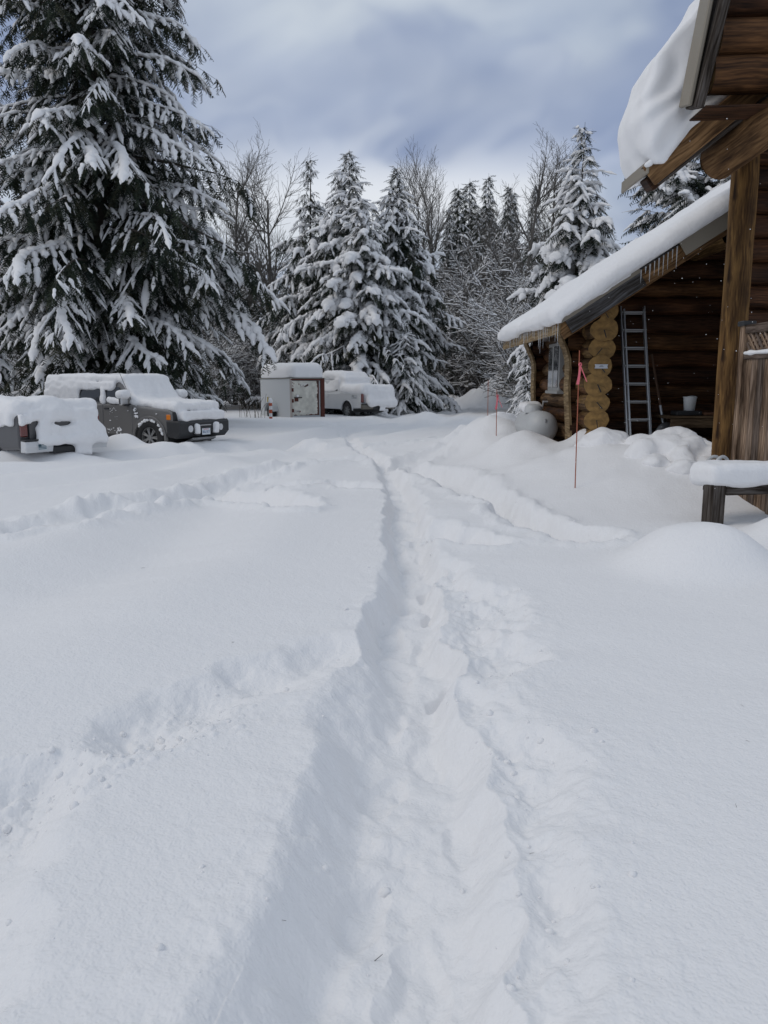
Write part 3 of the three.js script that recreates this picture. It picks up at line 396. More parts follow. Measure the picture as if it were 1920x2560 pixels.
// ---------- vehicles ----------
const rubber = std([0.018, 0.018, 0.019], 0.85), blackPlastic = std([0.022, 0.023, 0.025], 0.55), glass = std([0.012, 0.014, 0.018], 0.08, { clearcoat: 0.5 }), chrome = std([0.5, 0.5, 0.5], 0.25, { metalness: 1 }), alloy = std([0.32, 0.32, 0.32], 0.4, { metalness: 0.7 }), amber = std([0.7, 0.2, 0.02], 0.25, { clearcoat: 1 }), redLens = std([0.13, 0.014, 0.012], 0.2, { clearcoat: 1 }), lens = std([0.55, 0.56, 0.58], 0.12, { clearcoat: 1 }), silver = std([0.6, 0.61, 0.62], 0.45, { metalness: 0.1 });
function arc(cx, cy, r, a0, a1, n) { const p = []; for (let i = 0; i <= n; i++) { const a = lerp(a0, a1, i / n); p.push([cx + r * cos(a), cy + r * sin(a)]); } return p; }
function wheel(parent, x, y, z, r, w, side, rimR = r * 0.6) {
  const g = new THREE.Group(); g.name = 'wheel'; g.position.set(x, y, z); parent.add(g);
  const prof = [[rimR, -w / 2], [r * 0.86, -w / 2], [r * 0.97, -w * 0.42], [r, -w * 0.3], [r, w * 0.3], [r * 0.97, w * 0.42], [r * 0.86, w / 2], [rimR, w / 2], [rimR * 0.96, 0], [rimR, -w / 2]].map((p) => new THREE.Vector2(...p));
  const ty = [new THREE.LatheGeometry(prof, 32).rotateX(PI / 2)];
  for (let i = 0; i < 30; i++) { const a = (i / 30) * 2 * PI; ty.push(at(new THREE.BoxGeometry(0.035, 0.03, w * 0.92), cos(a) * r, sin(a) * r, 0, 0, 0, a + PI / 2)); }
  mesh('tyre', merge(ty), rubber, g);
  const sp = [new THREE.LatheGeometry([[rimR, -w * 0.3], [rimR * 1.02, w * 0.46], [rimR * 0.92, w * 0.44], [rimR * 0.9, -w * 0.3]].map((p) => new THREE.Vector2(...p)), 28).rotateX(PI / 2 * side), at(new THREE.CylinderGeometry(rimR * 0.26, rimR * 0.3, 0.05, 16).rotateX(PI / 2), 0, 0, side * w * 0.38)];
  for (let i = 0; i < 7; i++) for (const o of [-0.11, 0.11]) { const a = (i / 7) * 2 * PI + o; sp.push(at(cbox(rimR * 0.8, 0.03, 0.04), cos(a) * rimR * 0.56, sin(a) * rimR * 0.56, side * w * 0.36, 0, 0, a)); }
  mesh('rim', merge(sp), alloy, g); mesh('brake_disc', at(new THREE.CylinderGeometry(rimR * 0.88, rimR * 0.88, 0.03, 20).rotateX(PI / 2), 0, 0, side * w * 0.1), blackPlastic, g);
  return g;
}
function print(w, h, draw) { const c = document.createElement('canvas'); c.width = w; c.height = h; draw(c.getContext('2d'), w, h); const t = new THREE.CanvasTexture(c); t.colorSpace = THREE.SRGBColorSpace; return t; }
function plateMat(text, top) { return new THREE.MeshPhysicalMaterial({ roughness: 0.5, map: print(128, 64, (k, w, h) => { k.fillStyle = '#cfd6dc'; k.fillRect(0, 0, w, h); k.fillStyle = '#33507c'; k.font = 'bold 34px sans-serif'; k.textAlign = 'center'; k.fillText(text, w / 2, 47); k.font = 'bold 12px sans-serif'; k.fillStyle = '#a33'; k.fillText(top, w / 2, 14); }) }); }
function patches(n, seed, spots, size) { // snow stuck to a flat side: flattened lumps around the given spots (x, y, spread)
  const R = rng(seed), gs = [];
  for (let i = 0; i < n; i++) { const [cx, cy, s, z] = spots[floor(R() * spots.length)], r = size * (0.25 + R() * R() * 1.1), a = R() * 7, q = sqrt(R()) * s; const g = new THREE.IcosahedronGeometry(r, 1); g.scale(1.3, 1, 0.3); gs.push(at(g, cx + cos(a) * q, cy + sin(a) * q * 0.6, z, 0, 0, R() * 3)); }
  return merge(gs);
}
{ // grey SUV
  const t = thing('suv', 'grey boxy SUV under a thick cap of snow, black front bumper with plate', 'SUV', [-6.72, -0.2, -20.86], -27.1 * PI / 180);
  const paint = std([0.15, 0.145, 0.14], 0.38, { clearcoat: 0.6, clearcoatRoughness: 0.15 });
  const body = mesh('body', ext([[-2.3, 0.5], [-2.34, 1.2], [-2.28, 1.27], [0.8, 1.25], [0.98, 1.22], [2.06, 1.13], [2.18, 1.06], [2.2, 0.62], [1.96, 0.52], ...arc(1.42, 0.42, 0.53, 0.2, PI - 0.15, 12), [0.86, 0.44], [-0.86, 0.44], ...arc(-1.42, 0.42, 0.53, 0.15, PI - 0.2, 12), [-1.98, 0.5]], 1.84, 0.05), paint, t);
  mesh('wheel_well', at(new THREE.BoxGeometry(1.14, 0.7, 1.7), 1.42, 0.66, 0), blackPlastic, body); mesh('wheel_well', at(new THREE.BoxGeometry(1.14, 0.7, 1.7), -1.42, 0.66, 0), blackPlastic, body);
  const gh = ext([[-2.3, 1.22], [-2.27, 1.76], [-2.18, 1.83], [0.3, 1.87], [0.44, 1.84], [0.88, 1.22]], 1.74, 0.05), gp = gh.attributes.position;
  for (let i = 0; i < gp.count; i++) gp.setZ(i, gp.getZ(i) * (1 - 0.11 * sst(1.25, 1.85, gp.getY(i)))); gh.computeVertexNormals(); mesh('cabin_top', gh, paint, t);
  for (const s of [1, -1]) {
    for (const [pts, nm] of [[[[-0.12, 1.3], [-0.12, 1.66], [0.36, 1.66], [0.64, 1.3]], 'window'], [[[-1.02, 1.3], [-1.02, 1.66], [-0.24, 1.66], [-0.24, 1.3]], 'window'], [[[-2.1, 1.32], [-2.1, 1.66], [-1.2, 1.66], [-1.2, 1.32]], 'window']]) { const w = mesh(nm, ext(pts, 0.012, 0), glass, t, [0, 0, s * 0.843]); w.rotation.x = s * -0.16; w.position.y = 0.02; w.position.z = s * 0.853 + 0; w.geometry.translate(0, -1.48, 0); w.position.y = 1.5; w.position.z = s * 0.852; }
    const d1 = mesh('door', at(cbox(0.98, 0.74, 0.03, 0.012), 0.36, 0.86, s * 0.92), paint, t); mesh('handle', at(cbox(0.16, 0.035, 0.03), 0.0, 1.14, s * 0.944), blackPlastic, d1);
    const d2 = mesh('door', at(cbox(0.78, 0.74, 0.03, 0.012), -0.54, 0.86, s * 0.92), paint, t); mesh('handle', at(cbox(0.16, 0.035, 0.03), -0.82, 1.14, s * 0.944), blackPlastic, d2);
    mesh('sill', at(cbox(1.76, 0.09, 0.1), 0, 0.42, s * 0.9), blackPlastic, t);
    const fl = arc(1.42, 0.42, 0.56, -0.1, PI + 0.05, 14).concat(arc(1.42, 0.42, 0.49, PI + 0.05, -0.1, 14)); mesh('wheel_arch', ext(fl, 0.09, 0.015).translate(0, 0, s * 0.91), paint, t);
    const fl2 = fl.map(([x, y]) => [x - 2.84, y]); mesh('wheel_arch', ext(fl2, 0.09, 0.015).translate(0, 0, s * 0.91), paint, t);
    wheel(t, 1.42, 0.43, s * 0.81, 0.44, 0.27, s); wheel(t, -1.42, 0.43, s * 0.81, 0.44, 0.27, s);
    const hl = mesh('headlight', at(cbox(0.16, 0.2, 0.34, 0.02), 2.12, 0.96, s * 0.72), lens, t); mesh('turn_signal', at(cbox(0.13, 0.13, 0.03, 0.01), 2.06, 0.95, s * 0.925), amber, hl); mesh('bezel', at(cbox(0.05, 0.24, 0.4, 0.01), 2.185, 0.96, s * 0.7), blackPlastic, hl);
    const m = mesh('mirror', at(cbox(0.12, 0.2, 0.24, 0.03), 0.72, 1.33, s * 1.06), chrome, t); mesh('mirror_arm', at(cbox(0.09, 0.06, 0.2), 0.74, 1.24, s * 0.95), blackPlastic, m);
    mesh('fog_light', at(new THREE.CylinderGeometry(0.075, 0.085, 0.06, 16).rotateZ(PI / 2), 2.43, 0.66, s * 0.58), lens, t);
    mesh('tow_hook', at(new THREE.TorusGeometry(0.06, 0.02, 6, 14), 2.46, 0.5, s * 0.36, PI / 2), blackPlastic, t);
  }
  const bp = mesh('bumper', ext([[2.0, 0.46], [1.98, 0.86], [2.4, 0.86], [2.44, 0.8], [2.44, 0.56], [2.3, 0.42]], 1.9, 0.04), blackPlastic, t);
  mesh('skid_plate', at(cbox(0.3, 0.06, 0.9, 0.02), 2.26, 0.36, 0, 0, 0, 0.35), alloy, bp); mesh('grille', at(cbox(0.06, 0.2, 1.1, 0.015), 2.2, 0.97, 0), blackPlastic, t); mesh('bumper_slot', at(cbox(0.03, 0.025, 0.42, 0.005), 2.435, 0.73, 0), chrome, bp);
  mesh('number_plate', at(new THREE.PlaneGeometry(0.32, 0.16).rotateY(PI / 2), 2.452, 0.57, 0), plateMat('BIL1E1', 'WASHINGTON'), t);
  mesh('antenna', cyl([0.86, 1.22, 0.86], [0.42, 2.12, 0.88], 0.008, 0.005, 5), blackPlastic, t);
  const f = (x, y, z) => {
    const nz = 0.028 * n3(x * 2.3, z * 2.3, y * 2.3) + 0.016 * n3(x * 6, z * 6, y * 6) + 0.012 * n3(x * 14, z * 14, y * 14);
    let d = rb(x, y, z, [-0.9, 1.9, 0], [1.44, 0.12, 0.86], 0.12); // roof
    d = smin(d, rb(x, y, z, [0.66, 1.58, 0], [0.42, 0.1, 0.83], 0.09, -0.96), 0.1); // windscreen
    d = smin(d, rb(x, y, z, [1.46, 1.25, 0], [0.8, 0.12, 0.86], 0.11, -0.075), 0.1); // bonnet
    d = smin(d, rb(x, y, z, [2.27, 0.97, -0.05], [0.14, 0.13, 0.8], 0.07), 0.06); // shelf over the bumper
    for (const s of [1, -1]) { d = min(d, rb(x, y, z, [0.72, 1.5, s * 1.06], [0.13, 0.11, 0.16], 0.09)); d = smin(d, rb(x, y, z, [-1.05, 1.74 + 0.05 * n3(x * 3, s, 4), s * 0.83], [1.3, 0.12, 0.07], 0.06), 0.06); d = smin(d, rb(x, y, z, [-1.75, 1.5, s * 0.87], [0.6, 0.2 + 0.12 * n3(x * 4, s, 7), 0.05], 0.05), 0.05); d = min(d, rb(x, y, z, [2.46, 0.64, s * 0.36], [0.09, 0.15, 0.08], 0.06)); d = min(d, rb(x, y, z, [-0.18, 1.48, s * 0.88], [0.09, 0.22, 0.05], 0.05)); d = min(d, rb(x, y, z, [0.3, 1.33, s * 0.9], [0.28, 0.07, 0.06], 0.05, -0.15)); d = min(d, rb(x, y, z, [-1.11, 1.5, s * 0.87], [0.1, 0.25, 0.05], 0.05)); }
    return d - nz;
  };
  mesh('snow_cover', blob(f, [-2.65, 0.4, -1.35], [2.75, 2.25, 1.35], 0.035), snow, t);
  const spots = [[0.25, 0.98, 0.34, 0.2], [0.3, 0.58, 0.36, 0.1], [0.72, 0.9, 0.12, 0.3], [-0.5, 0.66, 0.3, 0.2], [1.0, 1.0, 0.08, 0.2], [1.75, 1.03, 0.2, 0.08]];
  const pt = mesh('snow_patches', blob((x, y, z) => { let m = -0.5; for (const [a, b, w, h] of spots) m = max(m, 0.55 - ((x - a) / w) ** 2 * 0.5 - ((y - b) / h) ** 2 * 0.5); const q = 0.6 - m * 0.95 - fbm(x * 5, y * 5, 2) * 0.7 - vn(x * 31, y * 31) * 0.55; return max(abs(z - 0.942) - 0.014 + max(0, q) * 0.02, q * 0.05); }, [-1.0, 0.4, 0.9], [2.05, 1.24, 0.985], 0.0125), softSnow, t); pt.userData.kind = 'stuff';
  const R = rng(77), gs = []; for (let i = 0; i < 240; i++) { const a = lerp(0.1, 2.6, R()); gs.push(at(new THREE.IcosahedronGeometry(0.015 + 0.035 * R(), 1), 1.42 + cos(a) * 0.44, 0.43 + sin(a) * 0.44, 0.81 + (R() - 0.5) * 0.27)); } const ws = mesh('wheel_snow', merge(gs), softSnow, t); ws.userData.kind = 'stuff';
}
function pickup(label, pos, turn, paint, o) {
  const t = thing('pickup_truck', label, 'pickup truck', pos, turn), C = o.cab ?? 0, shift = (p) => p.map(([x, y]) => [x > -1.1 ? x + C : x, y]);
  const body = mesh('body', ext([[-2.82, 0.56], [-2.84, 1.28], ...shift([[-1.0, 1.3], [-0.95, 1.26], [1.35, 1.26], [2.75, 1.18], [2.9, 1.05], [2.92, 0.5], [2.42, 0.5], ...arc(1.9, 0.42, 0.5, 0.15, PI - 0.1, 12), [1.36, 0.46]]), [-1.1, 0.46], ...arc(-1.62, 0.42, 0.5, 0.1, PI - 0.15, 12), [-2.16, 0.52]], 1.92, 0.06), paint, t);
  for (const x of [1.9 + C, -1.62]) mesh('wheel_well', at(new THREE.BoxGeometry(1.06, 0.66, 1.78), x, 0.66, 0), blackPlastic, body);
  const gh = ext([[-0.98, 1.2], [-0.86, 1.78], [-0.76, 1.86], [0.62, 1.9], [0.8, 1.85], [1.42, 1.2]], 1.8, 0.06), gp = gh.attributes.position;
  for (let i = 0; i < gp.count; i++) gp.setZ(i, gp.getZ(i) * (1 - 0.14 * sst(1.25, 1.9, gp.getY(i)))); gh.computeVertexNormals(); gh.translate(C, 0, 0); mesh('cab', gh, paint, t);
  mesh('rear_window', at(cbox(0.012, 0.36, 1.3, 0.004), -0.925 + C, 1.58, 0, 0, 0, -0.2), glass, t);
  const tg = mesh('tailgate', at(cbox(0.06, 0.6, 1.52, 0.02), -2.86, 0.97, 0), paint, t); mesh('handle', at(cbox(0.05, 0.09, 0.26, 0.015), -2.9, 1.14, 0), blackPlastic, tg);
  for (const s of [-1, 1]) {
    mesh('tail_light', at(cbox(0.08, 0.42, 0.15, 0.02), -2.83, 1.02, s * 0.86), redLens, t);
    for (const [a, b] of [[-0.68, 0.0], [0.12, 0.95]]) { const w = mesh('window', ext([[a, -0.18], [a + 0.05, 0.18], [b - (b > 0.5 ? 0.35 : 0), 0.18], [b, -0.18]], 0.012, 0), glass, t, [C, 1.54, s * 0.862]); w.rotation.x = s * -0.18; }
    wheel(t, -1.62, 0.4, s * 0.82, 0.4, 0.26, s); wheel(t, 1.9 + C, 0.4, s * 0.82, 0.4, 0.26, s);
    const fl = arc(-1.62, 0.42, 0.53, 0, PI, 14).concat(arc(-1.62, 0.42, 0.48, PI, 0, 14)); mesh('wheel_arch', ext(fl, 0.05, 0.01).translate(0, 0, s * 0.955), paint, t);
    const end = mesh('bumper_end', ext([[-3.02, 0.5], [-3.05, 0.62], [-3.02, 0.72], [-2.86, 0.74], [-2.84, 0.5]], 0.62, 0.03).translate(0, 0, s * 0.66), o.bumper, t);
    if (s < 0 && o.sticker) mesh('sticker', at(new THREE.PlaneGeometry(0.19, 0.12).rotateY(-PI / 2), -3.058, 0.61, -0.62), o.sticker, end);
    mesh('bumper_pad', at(cbox(0.2, 0.03, 0.66, 0.01), -2.94, 0.75, s * 0.64), blackPlastic, t);
  }
  mesh('bumper_step', at(cbox(0.2, 0.14, 0.7, 0.02), -2.93, 0.53, 0), blackPlastic, t);
  for (const s of [-1, 1]) { const d = mesh('door', at(cbox(1.02, 0.7, 0.02, 0.01), 0.5 + C, 0.88, s * 0.955), paint, t); mesh('handle', at(cbox(0.16, 0.04, 0.03), 0.1 + C, 1.1, s * 0.98), paint, d); }
  mesh('snow_cover', blob(o.snow, [-3.5, 0.35, -1.3], [3.2 + C, 2.7, 1.3], o.cell ?? 0.04), snow, t);
  return t;
}
{
  const flag = new THREE.MeshPhysicalMaterial({ roughness: 0.6, map: print(64, 40, (k, w, h) => { k.fillStyle = '#c9d2d6'; k.fillRect(0, 0, w, h); k.fillStyle = '#27424e'; k.fillRect(2, 2, 24, 18); for (let i = 0; i < 4; i++) k.fillRect(i < 2 ? 28 : 2, 4 + i * 9, 60, 5); }) });
  const p = pickup('dark grey pickup with its bed heaped with snow and snow plastering the tailgate', [-9.14, -0.3, -17.67], 148 * PI / 180, std([0.055, 0.055, 0.06], 0.4, { clearcoat: 0.6 }), { bumper: silver, sticker: flag, cell: 0.032, cab: 1.4,
    snow: (x, y, z) => {
      const nz = 0.05 * n3(x * 2.1 + 4, z * 2.1, y * 2.4) + 0.03 * n3(x * 5.5, z * 5.5, y * 5.5) + 0.014 * n3(x * 13, z * 13, y * 13);
      let d = rb(x, y, z, [-1.3, 1.36, 0], [1.6, 0.2, 1.0], 0.17);
      d = smin(d, rb(x, y, z, [-2.86, 1.24, 0.04], [0.14, 0.14, 0.86], 0.1), 0.1);
      const w = 0.78 - 0.1 * n3(y * 3, 2, 2), low = rb(x, y, z, [-2.96, 0.92, 0.14], [0.1, 0.3, w], 0.09, -0.26);
      d = smin(d, max(low, 0.12 - hypot((z + 0.02) * 0.35, y - 1.13)), 0.05);
      d = smin(d, rb(x, y, z, [-3.06, 0.7, 0.2], [0.12, 0.1, 0.78], 0.08), 0.1);
      d = smin(d, rb(x, y, z, [-3.08, 0.55, 0.3], [0.08, 0.16, 0.2], 0.07), 0.08);
      for (const s of [-1, 1]) d = smin(d, rb(x, y, z, [-1.4, 1.16 + 0.05 * n3(x * 2.5, s, 1), s * 0.97], [1.3, 0.16, 0.05], 0.05), 0.06);
      d = smin(d, rb(x, y, z, [-2.9, 1.16, -0.84], [0.08, 0.13, 0.14], 0.06), 0.05);
      d = min(d, rb(x, y, z, [1.3, 2.0, 0], [0.9, 0.15, 0.82], 0.14)); d = smin(d, rb(x, y, z, [2.54, 1.62, 0], [0.55, 0.13, 0.84], 0.1, -0.82), 0.1); d = smin(d, rb(x, y, z, [3.5, 1.36, 0], [0.85, 0.16, 0.92], 0.14, -0.05), 0.12);
      return d - nz;
    } });
  const decal = new THREE.MeshPhysicalMaterial({ roughness: 0.5, map: print(128, 48, (k, w, h) => { k.fillStyle = '#b4b8bb'; k.fillRect(0, 0, w, h); k.fillStyle = '#4a4d50'; k.font = 'italic bold 26px sans-serif'; k.fillText('FX4', 8, 24); k.font = 'italic bold 15px sans-serif'; k.fillText('OFF ROAD', 30, 42); }) });
  const q = pickup('silver pickup buried in smooth snow with one red tail light showing', [-2.0, -0.12, -39.9], 126 * PI / 180, silver, { bumper: std([0.12, 0.11, 0.09], 0.5), cell: 0.045,
    snow: (x, y, z) => {
      const nz = 0.07 * n3(x * 1.5 + 9, z * 1.5, y * 1.6) + 0.02 * n3(x * 5, z * 5, y * 5);
      let d = rb(x, y, z, [-0.05, 2.06, 0], [1.0, 0.26, 0.84], 0.25);
      d = smin(d, rb(x, y, z, [-1.02, 1.66, 0], [0.14, 0.4, 0.78], 0.13, 0.2), 0.2);
      d = smin(d, rb(x, y, z, [-1.9, 1.42, 0], [1.06, 0.26, 1.0], 0.24), 0.2);
      d = smin(d, rb(x, y, z, [-2.95, 1.06, 0.1], [0.15, 0.34, 0.8], 0.14, -0.28), 0.16);
      d = smin(d, rb(x, y, z, [-3.06, 0.76, 0.2], [0.17, 0.17, 0.76], 0.14), 0.12);
      d = smin(d, rb(x, y, z, [-3.08, 0.56, 0.1], [0.1, 0.2, 0.2], 0.09), 0.08);
      for (const s of [-1, 1]) d = smin(d, rb(x, y, z, [-0.1, 1.62, s * 0.84], [0.75, 0.3, 0.06], 0.06), 0.08);
      d = smin(d, rb(x, y, z, [1.14, 1.62, 0], [0.6, 0.15, 0.86], 0.12, -0.82), 0.1); d = smin(d, rb(x, y, z, [2.1, 1.4, 0], [0.9, 0.22, 0.95], 0.18, -0.05), 0.12);
      return d - nz;
    } });
  mesh('decal', at(new THREE.PlaneGeometry(0.5, 0.19), -2.3, 1.08, -0.964, 0, PI, 0), decal, q);
}
{ // box trailer
  const t = thing('box_trailer', 'pale grey box trailer with a rusty framed white rear door and thick snow on top', 'trailer', [-4.49, 0, -37.83], Math.atan2(0.829, -0.559));
  const side = std([0.55, 0.57, 0.58], 0.55, { metalness: 0.1 }), rust = std([0.085, 0.022, 0.014], 0.85), dark = std([0.06, 0.055, 0.05], 0.7);
  mesh('body', at(cbox(3.2, 1.95, 1.8, 0.04), 0, 0.87, 0), side, t);
  mesh('roof_rim', at(cbox(3.26, 0.06, 1.86, 0.01), 0, 1.83, 0), std([0.2, 0.2, 0.18], 0.6), t);
  const doorTex = tex(256, 256, (u, v) => { const n = fbm(u * 9, v * 9, 4), m = fbm(u * 3 + 7, v * 3, 3), edge = min(u, 1 - u) , r = (u > 0.92 + n * 0.06 || v < 0.025 + n * 0.05 || (n > 0.36 && m > 0.14)) ; const k = 0.8 + n * 0.1 + m * 0.1; return r ? [0.3 + n * 0.1, 0.14, 0.1] : [k * 0.98, k * 0.97, k * 0.92]; });
  const door = mesh('door', at(cbox(0.05, 1.6, 1.42, 0.01), -1.625, 0.92, -0.1), new THREE.MeshPhysicalMaterial({ roughness: 0.6, map: doorTex }), t);
  { const uv = door.geometry.attributes.uv, p = door.geometry.attributes.position; for (let i = 0; i < uv.count; i++) uv.setXY(i, (p.getZ(i) + 0.81) / 1.42, (p.getY(i) - 0.12) / 1.6); }
  mesh('door_frame', at(cbox(0.09, 1.86, 0.2, 0.01), -1.63, 0.9, 0.8), rust, t); mesh('door_frame', at(cbox(0.09, 1.86, 0.09, 0.01), -1.63, 0.9, -0.86), std([0.4, 0.36, 0.33], 0.7), t); mesh('door_frame', at(cbox(0.09, 0.07, 1.8, 0.01), -1.632, 1.77, 0), rust, t);
  for (const y of [0.35, 0.8, 1.3]) mesh('hinge', at(cbox(0.05, 0.16, 0.1, 0.01), -1.67, y, -0.8), rust, t);
  mesh('latch', at(cbox(0.05, 0.05, 0.4, 0.01), -1.675, 0.95, -0.52), dark, t); mesh('latch_plate', at(cbox(0.02, 0.18, 0.2, 0.005), -1.66, 0.86, -0.6), rust, t); mesh('latch_snow', at(new THREE.SphereGeometry(0.07, 10, 8).scale(0.6, 0.8, 1), -1.68, 1.02, -0.55), softSnow, t);
  mesh('sticker', at(new THREE.PlaneGeometry(0.46, 0.2).rotateY(-PI / 2), -1.655, 1.52, -0.18), new THREE.MeshPhysicalMaterial({ roughness: 0.7, map: print(92, 40, (k, w, h) => { k.fillStyle = '#cfcdc6'; k.fillRect(0, 0, w, h); k.fillStyle = '#463028'; k.beginPath(); k.moveTo(40, 34); k.lineTo(88, 6); k.lineTo(90, 26); k.lineTo(60, 38); k.fill(); k.fillRect(4, 16, 8, 8); k.fillRect(30, 18, 9, 7); k.fillRect(2, 34, 60, 3); }) }), t);
  mesh('number_mark', at(new THREE.PlaneGeometry(0.3, 0.17).rotateY(-PI / 2), -1.656, 0.3, -0.6), new THREE.MeshPhysicalMaterial({ roughness: 0.7, map: print(96, 54, (k, w, h) => { k.fillStyle = '#d6d4cd'; k.fillRect(0, 0, w, h); k.strokeStyle = '#2c2a28'; k.lineWidth = 4; k.strokeRect(4, 6, 88, 42); k.fillStyle = '#2c2a28'; k.font = 'bold 30px sans-serif'; k.fillText('C5309', 8, 38); }) }), t);
  const fen = arc(0.1, 0.28, 0.46, 0, PI, 14).concat(arc(0.1, 0.28, 0.42, PI, 0, 14)); mesh('fender', ext(fen, 0.3, 0.01).translate(0, 0, -1.04), side, t); mesh('fender_panel', at(ext(arc(0.1, 0.28, 0.42, 0, PI, 14), 0.02, 0), 0, 0, -0.92), std([0.3, 0.32, 0.33], 0.6), t);
  wheel(t, 0.1, 0.22, -1.04, 0.32, 0.18, -1); mesh('marker_pole', cyl([0.7, 0.1, -0.95], [0.66, 0.95, -0.95], 0.03, 0.03, 6), std([0.5, 0.36, 0.05], 0.6), t);
  mesh('snow_cover', blob((x, y, z) => { const c = rb(x, y, z, [0, 2.05, 0], [1.68, 0.5, 0.96], 0.42); return max(c - 0.03 * n3(x * 2, z * 2, y * 2) - 0.008 * n3(x * 8, z * 8, y * 8), 1.855 - y - 0.05 * n3(x * 3, z * 3, 2) * 0.3); }, [-1.9, 1.7, -1.2], [1.9, 2.75, 1.2], 0.045), snow, t);
}
{ // striped tube post and dry stalks by the trailer
  const t = thing('delineator_post', 'orange and white striped tube post capped with snow before the trailer', 'marker post', [-5.05, 0, -34.6]); t.position.y = groundH(-5.05, -34.6) - 0.08;
  const or = std([0.42, 0.09, 0.04], 0.6), wh = std([0.7, 0.7, 0.7], 0.5);
  for (let i = 0; i < 5; i++) mesh('band', cyl([0, i * 0.16, 0], [0, i * 0.16 + 0.16, 0], 0.075, 0.072, 14), i % 2 ? wh : or, t);
  mesh('snow_cap', at(new THREE.SphereGeometry(0.1, 14, 10).scale(0.95, 1.35, 0.95), 0, 0.86, 0), softSnow, t); mesh('foot', at(new THREE.CylinderGeometry(0.1, 0.16, 0.06, 14), 0, 0.03, 0), rubber, t);
  const stalk = std([0.09, 0.07, 0.05], 0.9);
  [[-5.7, -35.4, 9, 'clump of thin dry stalks leaning by the trailer fender'], [-6.6, -36.4, 6, 'few dry stalks poking from the snow at the trailer front'], [-7.9, -35.2, 7, 'sparse dry twigs in the snow between the SUV and trailer']].forEach(([x, z, n, label], k) => { const c = thing('dry_weed', label, 'weed', [x, groundH(x, z) - 0.05, z]), R = rng(900 + k); for (let i = 0; i < n; i++) { const a = (R() - 0.5) * 1.6, h = 0.6 + R() * 0.7, px = (R() - 0.5) * 0.8, pz = (R() - 0.5) * 0.5, cv = new THREE.QuadraticBezierCurve3(V(px, 0, pz), V(px + a * 0.1, h * 0.7, pz), V(px + a * h * 0.7, h, pz + (R() - 0.5) * 0.3)); mesh('stalk', new THREE.TubeGeometry(cv, 6, 0.008, 4), stalk, c); } });
}

// ---------- log cabin ----------
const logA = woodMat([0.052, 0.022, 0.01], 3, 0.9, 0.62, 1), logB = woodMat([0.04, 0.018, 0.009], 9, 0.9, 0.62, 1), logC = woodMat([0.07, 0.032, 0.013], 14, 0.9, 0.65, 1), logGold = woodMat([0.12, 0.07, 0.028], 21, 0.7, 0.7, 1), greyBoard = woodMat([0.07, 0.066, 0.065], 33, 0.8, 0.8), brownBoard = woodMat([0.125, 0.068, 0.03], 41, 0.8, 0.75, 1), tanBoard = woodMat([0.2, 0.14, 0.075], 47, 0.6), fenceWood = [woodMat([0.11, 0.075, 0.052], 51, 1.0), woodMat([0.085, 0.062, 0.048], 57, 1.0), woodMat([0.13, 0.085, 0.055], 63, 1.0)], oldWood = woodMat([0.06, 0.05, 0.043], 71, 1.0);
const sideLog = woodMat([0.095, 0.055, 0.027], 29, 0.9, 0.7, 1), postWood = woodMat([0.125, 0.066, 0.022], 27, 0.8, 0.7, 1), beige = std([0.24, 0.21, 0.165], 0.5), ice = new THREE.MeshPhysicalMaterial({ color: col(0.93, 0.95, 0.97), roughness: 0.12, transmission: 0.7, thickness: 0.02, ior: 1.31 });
const endTex = tex(256, 256, (u, v) => { const x = u - 0.5, y = v - 0.5, r = hypot(x, y), a = atan2(y, x), n = fbm(x * 7 + 3, y * 7, 3); const ring = 0.5 + 0.5 * sin((r + n * 0.02) * 150), cr = abs(sin(a * 1.0 + 0.4 + n * 0.3)) < 0.02 / (r + 0.03) * 0.5 * (0.5 - r) && y < 0.02; const k = 0.86 + 0.08 * ring + n * 0.2; return cr ? [0.12, 0.07, 0.03] : [k * 0.64, k * 0.5, k * 0.29]; });
const logEnd = new THREE.MeshPhysicalMaterial({ roughness: 0.75, map: endTex });
function logGeo(len, r, seed, n = 16) { // along +x from 0, slightly uneven
  const R = rng(seed), nl = max(4, Math.ceil(len / 0.5)), g = new THREE.CylinderGeometry(r, r, len, n, nl, true), p = g.attributes.position, uv = g.attributes.uv;
  for (let i = 0; i < p.count; i++) { const a = atan2(p.getZ(i), p.getX(i)), y = p.getY(i), k = 1 + 0.05 * vn(y * 1.2 + seed * 3, cos(a) * 1.5 + seed) + 0.03 * vn(y * 4 + seed, sin(a) * 2); p.setX(i, p.getX(i) * k); p.setZ(i, p.getZ(i) * k); uv.setXY(i, uv.getX(i) * 2 * PI * r + seed * 0.37, y + seed * 0.61); }
  g.rotateZ(-PI / 2).translate(len / 2, 0, 0); g.computeVertexNormals(); return g;
}
function endGeo(r, seed) { const g = new THREE.CircleGeometry(r, 20), p = g.attributes.position; for (let i = 1; i < p.count; i++) { const k = 1 + 0.07 * vn(i * 0.6 + seed * 9, seed) ; p.setX(i, p.getX(i) * k); p.setY(i, p.getY(i) * k); } p.setXY(p.count - 1, p.getX(1), p.getY(1)); const uv = g.attributes.uv, c = cos(seed * 1.3), s = sin(seed * 1.3) * 0.4; for (let i = 0; i < uv.count; i++) { const x = uv.getX(i) - 0.5, y = uv.getY(i) - 0.5; uv.setXY(i, 0.5 + x * 0.92 - y * s * 0.3, 0.5 + y * 0.92 + x * s * 0.3); } return g; }
const EX = 2.7, EY = 2.36, SL = 0.645, RX = 9.4, roofA = Math.atan(SL), ZN = -12.1, ZF = -17.7, roofY = (x) => EY + (x - EX) * SL;
